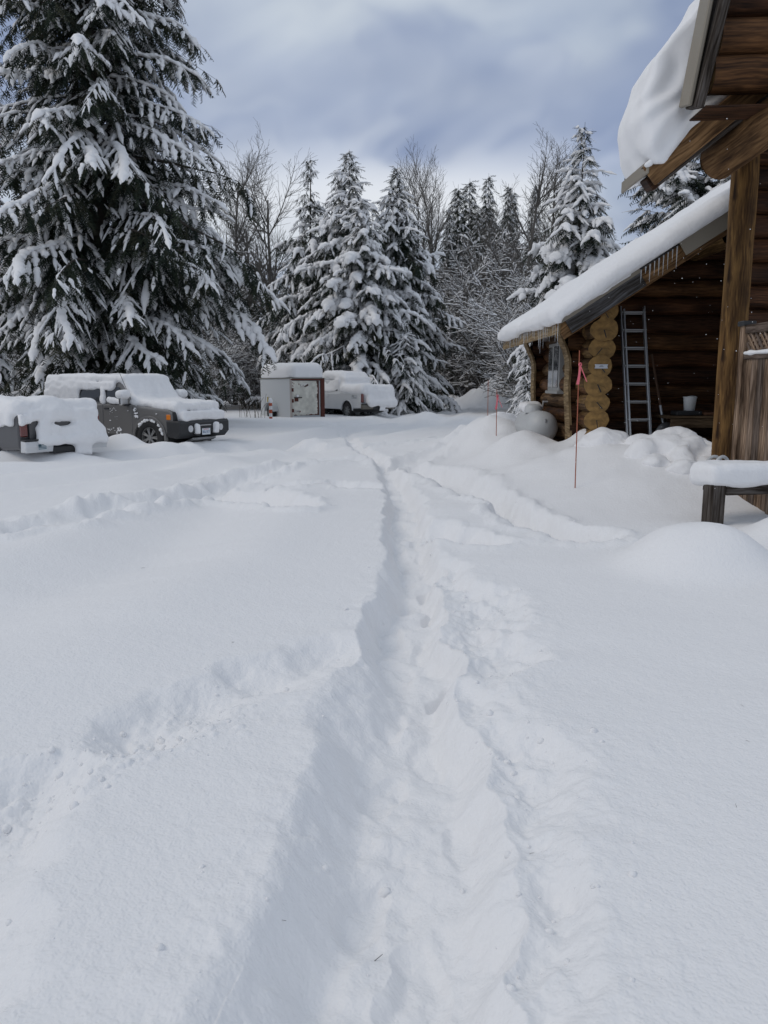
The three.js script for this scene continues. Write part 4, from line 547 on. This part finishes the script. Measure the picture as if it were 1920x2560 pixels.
{
  const t = thing('log_cabin', 'dark brown log cabin with golden round log ends and a steep snowy roof', 'cabin', [0, 0, 0]);
  const pitch = 0.298, mats = [logA, logB, logC];
  for (let k = 0; k < 10; k++) { // side wall, running away from the viewer; cut ends face the yard
    const y = 0.06 + k * pitch, r = 0.2 + 0.03 * h2(k, 5) + (k > 7 ? 0.02 : 0), len = 4.2, z0 = -13.02 - 0.06 * h2(k, 8), x = 3.58 + 0.05 * (h2(k, 2) - 0.5) + (k > 6 ? 0.04 : 0), lg = mesh('log', logGeo(len, r, k + 3), [sideLog, logC][k % 2], t, [x, y, z0]); lg.rotation.y = PI / 2; lg.scale.y = 0.84;
    const sleeve = mesh('log_butt', logGeo(0.5, r * 1.012, k + 3), logGold, lg, [-0.01, 0, 0]); sleeve.name = 'log_butt';
    const e = mesh('log_end', endGeo(r * 1.03, k + 1), logEnd, lg, [-0.012, 0, 0]); e.rotation.y = -PI / 2; e.rotation.order = 'YXZ'; const ck = mesh('crack', cbox(0.004, r * (0.6 + 0.3 * h2(k, 12)), 0.012 + 0.008 * h2(k, 13), 0.001).translate(0, -r * 0.36, 0), blackPlastic, lg, [-0.014, 0, 0]); ck.rotation.x = (h2(k, 14) - 0.5) * 1.6;
  }
  for (let k = 0; k < 17; k++) { // gable wall
    const y = 0.2 + k * pitch, left = y < 2.5 ? 3.26 + (y > 1.9 ? -0.12 * sst(1.9, 2.5, y) : 0) : max(3.3, EX + (y - EY) / SL + 0.25), r = 0.158 + 0.018 * h2(k, 3), right = y < 6 ? 2 * RX - left : RX + 1;
    mesh('log', logGeo(max(0.6, min(right, 12) - left), r, k + 31), mats[(k * 2) % 3], t, [left, y, -13.75]);
  }
  for (let k = 0; k < 10; k++) { const y = 0.2 + k * pitch, left = 3.26 + (y > 1.9 ? -0.14 * sst(1.9, 2.5, y) : 0); mesh('log', logGeo(6, 0.16, k + 61), mats[k % 3], t, [left, y, -16.9]); }
  // sawn, curved ends of the wall logs that carry the eave
  for (const z of [-13.75, -16.9]) { const o = [], n = 16, edge = (y) => 3.23 - 0.3 * pow(sst(1.75, 2.62, y), 1.4) + 0.03 * sin(y * 3); for (let i = 0; i <= n; i++) { const y = lerp(0.1, 2.62, i / n); o.push([edge(y), y]); } for (let i = n; i >= 0; i--) { const y = lerp(0.1, 2.62, i / n); o.push([edge(y) + 0.05, y]); } mesh('curved_trim', ext(o, 0.34, 0.008).translate(0, 0, z), tanBoard, t); }
  // roof: deck, boards, eave fascia, barge boards
  const L = (RX - EX) / cos(roofA), mid = [(EX + RX) / 2, (EY + roofY(RX)) / 2 + 0.1, (ZN + ZF) / 2];
  const roof = mesh('roof', at(cbox(L, 0.1, ZN - ZF - 0.1, 0.01), ...mid, 0, 0, roofA), greyBoard, t); mesh('roof_far_slope', at(cbox(L, 0.1, ZN - ZF - 0.1, 0.01), 2 * RX - mid[0], mid[1], mid[2], 0, 0, -roofA), greyBoard, t);
  const rake = (x0, x1, off, th, z, m, nm, thick = 0.045) => mesh(nm, at(cbox((x1 - x0) / cos(roofA), th, thick, 0.006), (x0 + x1) / 2 - sin(roofA) * off, roofY((x0 + x1) / 2) + cos(roofA) * off, z, 0, 0, roofA), m, roof);
  rake(EX, RX, -0.02, 0.26, ZN - 0.07, brownBoard, 'barge_board'); rake(EX + 0.12, 3.92, -0.02, 0.22, ZN - 0.02, greyBoard, 'barge_board'); rake(EX + 0.06, 3.94, 0.15, 0.13, ZN, beige, 'metal_flashing', 0.03); rake(4.5, RX, 0.05, 0.24, ZN + 0.06, beige, 'metal_flashing', 0.04);
  for (let i = 0; i < 10; i++) { const x = 3.0 + i * 0.62; mesh('soffit_board', at(cbox(0.6, 0.025, ZN - ZF - 0.2, 0.005), x, roofY(x) + 0.012, mid[2], 0, 0, roofA), brownBoard, roof); }
  mesh('eave_fascia', at(cbox(0.04, 0.2, ZN - ZF - 0.05, 0.006), EX - 0.01, EY + 0.06, mid[2]), tanBoard, roof); mesh('eave_log', logGeo(5.6, 0.14, 88).rotateY(PI / 2), logC, t, [3.3, 2.66, -12.5]);
  mesh('purlin', logGeo(2.0, 0.19, 90).rotateY(PI / 2), logGold, t, [5.3, 3.82, -12.2]);
  // window in the side wall
  const w = mesh('window', at(cbox(0.14, 0.92, 0.98, 0.01), 3.39, 1.88, -15.35), std([0.3, 0.3, 0.29], 0.6), t); mesh('pane', at(cbox(0.02, 0.78, 0.4, 0.003), 3.318, 1.88, -15.13), glass, w); mesh('pane', at(cbox(0.02, 0.78, 0.4, 0.003), 3.318, 1.88, -15.57), glass, w); mesh('mullion', at(cbox(0.03, 0.8, 0.035, 0.004), 3.312, 1.88, -15.35), std([0.5, 0.5, 0.48], 0.6), w); mesh('sill', at(cbox(0.16, 0.06, 1.06, 0.008), 3.36, 1.4, -15.35), std([0.3, 0.3, 0.29], 0.6), w);
  mesh('tap', merge([cyl([3.4, 1.2, -16.0], [3.28, 1.2, -16.0], 0.02, 0.02, 6), cyl([3.28, 1.22, -16.0], [3.26, 1.05, -16.0], 0.018, 0.018, 6)]), std([0.5, 0.5, 0.5], 0.4), t);
  mesh('gutter_snow', blob((x, y, z) => { const u = (x - EX) * cos(roofA) + (y - EY) * sin(roofA), v = (y - EY) * cos(roofA) - (x - EX) * sin(roofA); return max(abs(u - 0.75) - 0.55, abs(v - 0.16) - 0.02 - 0.012 * n3(u * 7, 0, 0), abs(z - ZN - 0.025) - 0.025) - 0.012; }, [2.5, 2.2, -12.2], [4.1, 3.6, -12.0], 0.02), softSnow, t);
}
{ // snow on the cabin roof with its icicles
  const t = thing('roof_snow', 'smooth thick blanket of snow on the cabin roof with icicles along the eave', 'snow', [0, 0, 0]);
  const L = (RX - EX) / cos(roofA);
  mesh('snow_blanket', blob((x, y, z) => { const u = (x - EX) * cos(roofA) + (y - EY - 0.15) * sin(roofA), v = (y - EY - 0.15) * cos(roofA) - (x - EX) * sin(roofA); return max(rb(u, v, z, [L / 2 - 0.02, 0.12, (ZN + ZF) / 2 + 0.03], [L / 2 + 0.12, 0.145, (ZN - ZF) / 2 + 0.13], 0.15) - 0.05 * n3(x * 1.1, z * 1.3, 5) - 0.025 * n3(u * 3, z * 3, v * 3) - 0.012 * n3(u * 8, z * 8, v * 8), -v + 0.02 - 10 * max(0, -u)); }, [2.2, 2.2, -18.8], [9.6, 7.7, -11.7], 0.07), snow, t);
  const R = rng(404);
  const icicle = (x, y, z, l) => mesh('icicle', new THREE.CylinderGeometry(0.008 + 0.008 * R() * R(), 0.0015, l, 6).translate(0, -l / 2, 0), ice, t, [x, y, z]);
  for (let i = 0; i < 44; i++) { const s = i / 43, z = lerp(ZN - 0.02, ZF + 0.1, pow(s, 0.9)); icicle(EX - 0.04 + 0.02 * R(), EY + 0.17, z, 0.1 + 0.26 * pow(R(), 1.5) + (i < 12 ? 0.1 : 0)); }
  for (let i = 0; i < 9; i++) { const x = 3.86 + i * 0.065; icicle(x, roofY(x) + 0.14, ZN + 0.1, 0.1 + 0.26 * R()); }
}
{ // things along the cabin
  const alum = std([0.42, 0.43, 0.44], 0.4, { metalness: 0.75 }), t = thing('ladder', 'aluminium extension ladder leaning on the dark log wall', 'ladder', [0, 0, 0]);
  const base = [4.12, 0.25, -12.95], top = [4.02, 2.86, -13.5], w = 0.4, P = (s, q) => [lerp(base[0], top[0], s) + q * w, lerp(base[1], top[1], s), lerp(base[2], top[2], s)];
  for (const q of [0, 1]) for (const o of [0, 0.035]) { const g = cbox(0.026, dist(base, top) * (o ? 0.96 : 1), 0.075, 0.006); g.applyMatrix4(between(P(0, q), P(1, q))); g.translate(q ? -o : o, 0, o ? 0.06 : 0); mesh('rail', g, alum, t); }
  for (let i = 0; i < 9; i++) { const s = 0.04 + i * 0.114; for (const o of [0, 0.06]) mesh('rung', cyl([P(s, 0)[0], P(s, 0)[1] + o * 0.4, P(s, 0)[2] + o], [P(s, 1)[0], P(s, 1)[1] + o * 0.4, P(s, 1)[2] + o], 0.017, 0.017, 8), alum, t); }
  const sh_ = thing('shovel', 'long-handled shovel standing blade down against the log wall', 'shovel', [0, 0, 0]);
  mesh('handle', cyl([4.7, 1.15, -13.2], [4.58, 2.06, -13.45], 0.022, 0.02, 8), woodMat([0.1, 0.06, 0.04], 81, 0.5), sh_); mesh('socket', cyl([4.76, 0.72, -13.1], [4.69, 1.2, -13.21], 0.026, 0.024, 8), alum, sh_);
  { const g = new THREE.SphereGeometry(0.22, 20, 10, 0, PI * 2, 0, PI / 2).scale(1.05, 0.28, 1.5).rotateX(PI / 2 - 0.2); mesh('blade', g, std([0.2, 0.2, 0.2], 0.5, { metalness: 0.6 }), sh_, [4.78, 0.6, -13.05]); }
  const b = thing('work_table', 'rough timber work table with papers under the porch', 'table', [5.28, 0.1, -13.0]), tw = woodMat([0.09, 0.06, 0.035], 84, 0.8);
  for (const [x, z] of [[-0.5, 0.25], [0.55, 0.25], [-0.5, -0.25], [0.55, -0.25]]) mesh('leg', at(cbox(0.1, 0.9, 0.1, 0.01), x, 0.45, z), tw, b); for (let i = 0; i < 4; i++) mesh('plank', at(cbox(1.34, 0.04, 0.15, 0.006), 0.02, 0.92, -0.24 + i * 0.16), tw, b); mesh('apron', at(cbox(1.2, 0.14, 0.04, 0.006), 0.02, 0.82, 0.29), tw, b); mesh('shelf', at(cbox(1.1, 0.03, 0.5, 0.006), 0.02, 0.28, 0), tw, b);
  tag(mesh('paper_stack', at(cbox(0.42, 0.07, 0.3, 0.01), 5.04, 1.08, -12.95), blackPlastic), 'low dark box lying on the work table', 'box'); tag(mesh('wood_board', at(cbox(0.5, 0.05, 0.26, 0.008), 5.53, 1.07, -12.9), woodMat([0.12, 0.06, 0.035], 86, 0.6)), 'reddish board lying on the work table', 'board');
  tag(mesh('firewood_block', at(cbox(0.28, 0.3, 0.26, 0.02), 5.06, 0.56, -12.98, 0, 0.2, 0), logGold), 'split firewood block on the shelf of the work table', 'firewood');
  const bk = thing('bucket', 'white plastic bucket standing on the work table', 'bucket', [5.1, 1.12, -12.98]), wp = std([0.62, 0.63, 0.62], 0.5);
  mesh('pail', new THREE.LatheGeometry([[0, 0.002], [0.085, 0], [0.105, 0.21], [0.113, 0.215], [0.113, 0.228], [0.1, 0.228], [0.082, 0.012], [0, 0.012]].map((p) => new THREE.Vector2(...p)), 24), wp, bk); mesh('bail', new THREE.TorusGeometry(0.11, 0.004, 5, 20, PI), wp, bk, [0, 0.2, 0], [1.2, 0, 0]);
  const tk = thing('propane_tank', 'rounded white propane tank half buried in snow by the cabin wall', 'tank', [3.02, -0.24, -14.7]), tp = std([0.5, 0.51, 0.51], 0.45);
  mesh('shell', new THREE.CapsuleGeometry(0.31, 1.2, 10, 28).rotateX(PI / 2), tp, tk, [0, 0.98, -0.75]); mesh('dome', new THREE.LatheGeometry([[0, 0.17], [0.12, 0.16], [0.17, 0.11], [0.18, 0]].map((p) => new THREE.Vector2(...p)), 20), tp, tk, [-0.06, 1.24, -0.7]); mesh('bracket', at(cbox(0.03, 0.1, 0.03, 0.005), 0.02, 1.1, 0.13), alloy, tk);
  mesh('snow_cover', blob((x, y, z) => rb(x, y, z, [0, 1.33, -1.25], [0.2, 0.09, 0.4], 0.085) - 0.05 * n3(x * 3, z * 3, 1), [-0.5, 1.1, -1.9], [0.5, 1.6, -0.7], 0.035), snow, tk);
  const sg = thing('wall_sign', 'small white notched sign nailed to a log end', 'sign', [3.6, 1.845, -12.99]);
  mesh('board', ext([[-0.11, -0.035], [-0.1, 0], [-0.11, 0.035], [0.11, 0.035], [0.1, 0], [0.11, -0.035]], 0.012, 0.002), std([0.62, 0.64, 0.68], 0.5), sg); mesh('lettering', new THREE.PlaneGeometry(0.15, 0.045), new THREE.MeshPhysicalMaterial({ roughness: 0.6, map: print(96, 28, (k, w, h) => { k.fillStyle = '#cdd0d6'; k.fillRect(0, 0, w, h); k.fillStyle = '#555a66'; k.fillRect(34, 5, 28, 4); k.fillRect(26, 15, 44, 5); }) }), sg, [0, 0, 0.0095]);
  // driveway stakes
  const rod = std([0.36, 0.1, 0.05], 0.5), pink = std([0.75, 0.16, 0.2], 0.6, { side: THREE.DoubleSide });
  const stake = (label, x, z, h, flag, s = 1, dy = 0) => { const y = groundH(x, z) + dy, m = thing('driveway_stake', label, 'stake', [x, y, z]); m.rotation.z = 0.008; mesh('rod', cyl([0, -0.3, 0], [0, h, 0], 0.009 * s, 0.008 * s, 8), rod, m); if (flag) { const q = flag; mesh('ribbon_knot', at(new THREE.TorusGeometry(0.022 * s, 0.011 * s, 6, 12), 0.012, q, 0.01, 0, 0.4, 0), pink, m); for (const [dx, l, b] of [[-0.02, 0.3, 0.012], [0.12, 0.26, 0.03]]) { const c = new THREE.QuadraticBezierCurve3(V(0.01, q, 0.01), V(dx * 0.2 + b, q - l * 0.5 * s, 0.02), V(dx * s, q - l * s, 0.02)), pts = c.getPoints(8), P = [], I = []; pts.forEach((p, i) => { const wd = (dx < 0 ? 0.011 + 0.012 * i / 8 : 0.007) * s; P.push(p.x - wd, p.y, p.z, p.x + wd, p.y, p.z + 0.004); if (i) I.push(2 * i - 2, 2 * i - 1, 2 * i + 1, 2 * i - 2, 2 * i + 1, 2 * i); }); const g = new THREE.BufferGeometry(); g.setAttribute('position', new THREE.Float32BufferAttribute(P, 3)); g.setIndex(I); g.computeVertexNormals(); mesh('ribbon', g, pink, m); } } };
  stake('orange driveway stake with a pink ribbon in front of the cabin corner', 2.55, -10.2, 1.8, 1.62, 0.85);
  stake('orange stake with pink ribbon standing in the snow heap under the eave', 2.28, -15.7, 0.92, 0.8, 0.9);
  stake('thin far stake beyond the snow heaps along the track', 2.5, -18.7, 0.85, 0, 0.9);
}
{ // bank of broken snow that slid off the roof
  const P = [[3.42, -11.9, 0.34], [3.86, -11.5, 0.26], [4.25, -11.4, 0.3], [4.5, -11.5, 0.3], [4.62, -11.2, 0.26], [4.05, -11.0, 0.3], [4.35, -10.95, 0.33], [3.7, -10.95, 0.24], [4.6, -10.75, 0.22], [4.1, -10.6, 0.26], [4.42, -10.5, 0.23], [3.72, -10.5, 0.17], [4.0, -10.2, 0.2], [4.5, -10.2, 0.18], [4.28, -10.05, 0.2], [4.15, -9.75, 0.14], [4.72, -10.95, 0.22]].map(([x, z, r], i) => [x, groundH(x, z) + r * (-0.35 + 0.35 * h2(i, 3)), z, r, 0.8 + 0.5 * h2(i, 1), 0.65 + 0.3 * h2(i, 2)]);
  const bank = mesh('snow_bank', blob((x, y, z) => { let d = 1; for (const [a, b, c, r, sx, sy] of P) { const q = hypot((x - a) / sx, (y - b) / sy, z - c) - r; if (q < 0.3) d = smin(d, q, 0.045); } return d - 0.06 * n3(x * 3.3, y * 3.3, z * 3.3) - 0.03 * n3(x * 8, y * 8, z * 8) - 0.012 * n3(x * 18, y * 18, z * 18); }, [2.9, 0.1, -12.4], [5.1, 1.35, -9.4], 0.03), snow);
  tag(bank, 'irregular bank of broken snow clods below the ladder', 'snowbank');
}
{ // open porch at the right: post, beams, eave and the snow cornice on it
  const t = thing('entry_porch', 'timber entry porch with a big log post and overhanging brown eave boards', 'porch', [0, 0, 0]);
  mesh('post', logGeo(4.6, 0.165, 201, 20).rotateZ(PI / 2), postWood, t, [4.56, 0, -10.3]);
  const beam = (nm, a, b, w, h, m, roll = 0) => { const g = cbox(w, dist(a, b), h, 0.012); g.applyMatrix4(between(a, b, roll)); return mesh(nm, g, m, t); };
  const logB2 = (a, b, r, seed, m, cap) => { const l = mesh('log', logGeo(dist(a, b), r, seed, 20).rotateZ(PI / 2).translate(0, -dist(a, b) / 2, 0).applyMatrix4(between(a, b)), m, t); if (cap) { const e = mesh('log_end', endGeo(r, seed).rotateX(PI / 2).translate(0, -dist(a, b) / 2 - 0.004, 0).applyMatrix4(between(a, b)), cap, l); } return l; };
  logB2([4.06, 4.24, -9.95], [4.5, 4.62, -7.6], 0.23, 203, brownBoard, brownBoard);   // plate log over the post
  // lower barge board, with the soffit behind it
  beam('barge_board', [3.02, 3.89, -9.3], [4.9, 5.42, -8.9], 0.25, 0.05, brownBoard, 0); beam('barge_trim', [3.14, 3.86, -9.38], [4.9, 5.2, -9.0], 0.1, 0.12, oldWood, 0); beam('rafter', [3.1, 3.86, -9.62], [5.0, 5.36, -9.3], 0.16, 0.3, logB, 0);
  beam('roof_deck', [3.0, 4.02, -9.75], [7.4, 7.5, -9.2], 0.06, 0.95, greyBoard, 0); beam('eave_fascia', [2.99, 3.98, -9.24], [2.99, 3.98, -10.2], 0.03, 0.14, beige, 0);
  // upper gable edge: metal drip edge, dark board, cut log ends
  beam('metal_flashing', [3.245, 4.5, -8.9], [3.36, 6.0, -8.55], 0.05, 0.3, beige); beam('gable_board', [3.32, 4.46, -8.84], [3.5, 6.0, -8.44], 0.09, 0.34, oldWood);
  beam('soffit', [3.36, 4.42, -8.86], [4.4, 4.46, -8.9], 0.02, 0.4, logB);
  [[3.45, 4.78, 0.185], [3.5, 5.13, 0.19], [3.56, 5.49, 0.19], [3.6, 5.85, 0.19]].forEach(([x, y, r], i) => logB2([x, y, -8.82], [7, y + 0.05, -8.7], r, 210 + i, i ? [logC, logA, logC][i - 1] : logC, logEnd));
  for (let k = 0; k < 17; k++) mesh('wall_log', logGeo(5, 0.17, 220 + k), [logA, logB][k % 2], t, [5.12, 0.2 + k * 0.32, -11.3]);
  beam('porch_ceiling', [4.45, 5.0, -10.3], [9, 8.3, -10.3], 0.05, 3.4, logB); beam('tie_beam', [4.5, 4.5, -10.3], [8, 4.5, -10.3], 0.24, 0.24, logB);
  const P2 = [[3.6, 5.98], [3.5, 5.78], [3.3, 5.5], [3.1, 5.32], [2.9, 5.08], [2.84, 4.82], [2.82, 4.5], [2.88, 4.22], [2.98, 4.02], [3.06, 4.06], [3.6, 4.6], [4.2, 5.1], [4.2, 6.2]];
  const sd2 = (x, y) => { let d = 1e9, s = 1; for (let i = 0, j = P2.length - 1; i < P2.length; j = i++) { const [ax, ay] = P2[i], [bx, by] = P2[j], ex = bx - ax, ey = by - ay, wx = x - ax, wy = y - ay, q = clamp((wx * ex + wy * ey) / (ex * ex + ey * ey)), px = wx - ex * q, py = wy - ey * q; d = min(d, px * px + py * py); const c1 = y >= ay, c2 = y < by, c3 = ex * wy > ey * wx; if ((c1 && c2 && c3) || (!c1 && !c2 && !c3)) s = -s; } return s * sqrt(d); };
  const cs = thing('snow_cornice', 'thick layered snow cornice hanging over the porch eave', 'snow', [0, 0, 0]);
  mesh('cornice', blob((x, y, z) => { x -= 0.07;  const n = 0.06 * n3(x * 2.2, y * 2.2, z * 2) + 0.03 * n3(x * 5, y * 3, z * 6) + 0.018 * sin((x * 0.8 - y * 0.55) * 22 + n3(x * 2, y * 2, 3) * 4) * sst(-9.6, -9.2, z); const a = sd2(x, y) + 0.05, b = abs(z + 9.62) - 0.4; return (hypot(max(a, 0), max(b, 0)) + min(max(a, b), 0)) - 0.07 - n; }, [2.55, 3.8, -10.3], [4.3, 6.3, -8.95], 0.03), softSnow, cs);
  mesh('eave_frost', blob((x, y, z) => { const s = (x - 3.0) * 0.776 + (y - 4.02) * 0.63, v = (y - 4.02) * 0.776 - (x - 3.0) * 0.63; return rb(s, v, z, [0.16, 0.0, -9.28], [0.22, 0.035, 0.06], 0.03) - 0.03 * n3(s * 9, v * 9, z * 9); }, [2.85, 3.85, -9.45], [3.35, 4.4, -9.1], 0.018), softSnow, cs);
}
{ // fence beside the porch
  const t = thing('lattice_fence', 'weathered board fence with a lattice top and snow on its rail', 'fence', [4.36, 0, -9.5]); t.rotation.y = 0.03;
  const R = rng(606);
  mesh('post', at(cbox(0.11, 2.3, 0.11, 0.008), 0, 1.1, 0), fenceWood[2], t); mesh('post', at(cbox(0.11, 2.3, 0.11, 0.008), 0, 1.1, 0.9), fenceWood[0], t); mesh('post_cap', at(cbox(0.16, 0.06, 0.16, 0.01), 0, 2.27, 0), blackPlastic, t);
  for (let i = 0; i < 5; i++) mesh('board', at(cbox(0.022, 1.82, 0.138, 0.004), -0.01 + 0.006 * (R() - 0.5), 0.93 + 0.01 * R(), 0.15 + i * 0.146), fenceWood[floor(R() * 3)], t);
  mesh('rail', at(cbox(0.09, 0.06, 0.78, 0.006), 0, 1.875, 0.45), fenceWood[1], t); mesh('rail', at(cbox(0.09, 0.1, 0.78, 0.006), 0, 2.2, 0.45), fenceWood[1], t); mesh('rail_snow', blob((x, y, z) => rb(x, y, z, [-0.02, 1.92, 0.45], [0.05, 0.025, 0.38], 0.022) - 0.01 * n3(x * 8, z * 8, 1), [-0.15, 1.85, -0.05], [0.12, 2.0, 0.95], 0.02), softSnow, t);
  for (let i = -3; i < 11; i++) for (const s of [1, -1]) { const z0 = 0.1 + i * 0.1, z1 = z0 + 0.26 * s, a = clamp(z0, 0.06, 0.84), b = clamp(z1, 0.06, 0.84), k = (z) => 1.9 + ((z - z0) / (z1 - z0)) * 0.26; if (abs(a - b) < 0.05) continue; const A = [s * 0.008 - 0.004, k(a), a], B = [s * 0.008 - 0.004, k(b), b]; mesh('lattice_slat', cbox(0.012, dist(A, B), 0.032, 0.002).applyMatrix4(between(A, B)), fenceWood[(i + 6) % 3], t); }
  const bn = thing('timber_bench', 'dark square timber bench with a thick pillow of snow on top', 'bench', [3.47, 0.02, -8.12], 0.2);
  mesh('leg', at(cbox(0.17, 0.62, 0.17, 0.012), 0.09, 0.17, -0.06), oldWood, bn); mesh('leg', at(cbox(0.17, 0.62, 0.17, 0.012), 2.0, 0.17, -0.06), oldWood, bn); mesh('seat_beam', at(cbox(1.74, 0.12, 0.17, 0.012), 1.05, 0.42, -0.06), oldWood, bn); mesh('seat_beam', at(cbox(1.9, 0.1, 0.16, 0.012), 1.08, 0.42, -0.26), oldWood, bn);
  mesh('snow_cover', blob((x, y, z) => rb(x, y, z, [1.06, 0.57, -0.15], [1.1, 0.13, 0.23], 0.09) - 0.045 * n3(x * 2.6, z * 2.6, y) - 0.01 * n3(x * 9, z * 9, y * 9), [-0.2, 0.35, -0.55], [2.4, 0.85, 0.25], 0.025), snow, bn);
  // hose coil half buried by the post
  const hc = thing('hose_coil', 'coiled pale hose half buried in snow at the porch post', 'hose', [4.27, 0.5, -9.95]); for (let i = 0; i < 2; i++) mesh('loop', new THREE.TorusGeometry(0.13, 0.022, 8, 24), std([0.55, 0.56, 0.56], 0.5), hc, [i * 0.1, 0, 0.02 * i], [0, 0.35 + i * 0.2, 0]);
}
{ // snowflakes drifting down
  const R = rng(707), l = []; for (let i = 0; i < 300; i++) { const z = -4 - 8 * R(), s = 0.0025 + 0.003 * R() * R(); l.push(new THREE.Matrix4().compose(V(2.2 + R() * 5, 0.4 + R() * 3.2, z), new THREE.Quaternion().setFromEuler(new THREE.Euler(R() * 6, R() * 6, 0)), V(s, s * 0.7, s))); }
  const o = inst('falling_snowflakes', new THREE.IcosahedronGeometry(1, 1), softSnow, l); o.userData.label = 'scattered snowflakes drifting through the air'; o.userData.category = 'snowflakes';
}
renderer.render(scene, camera);
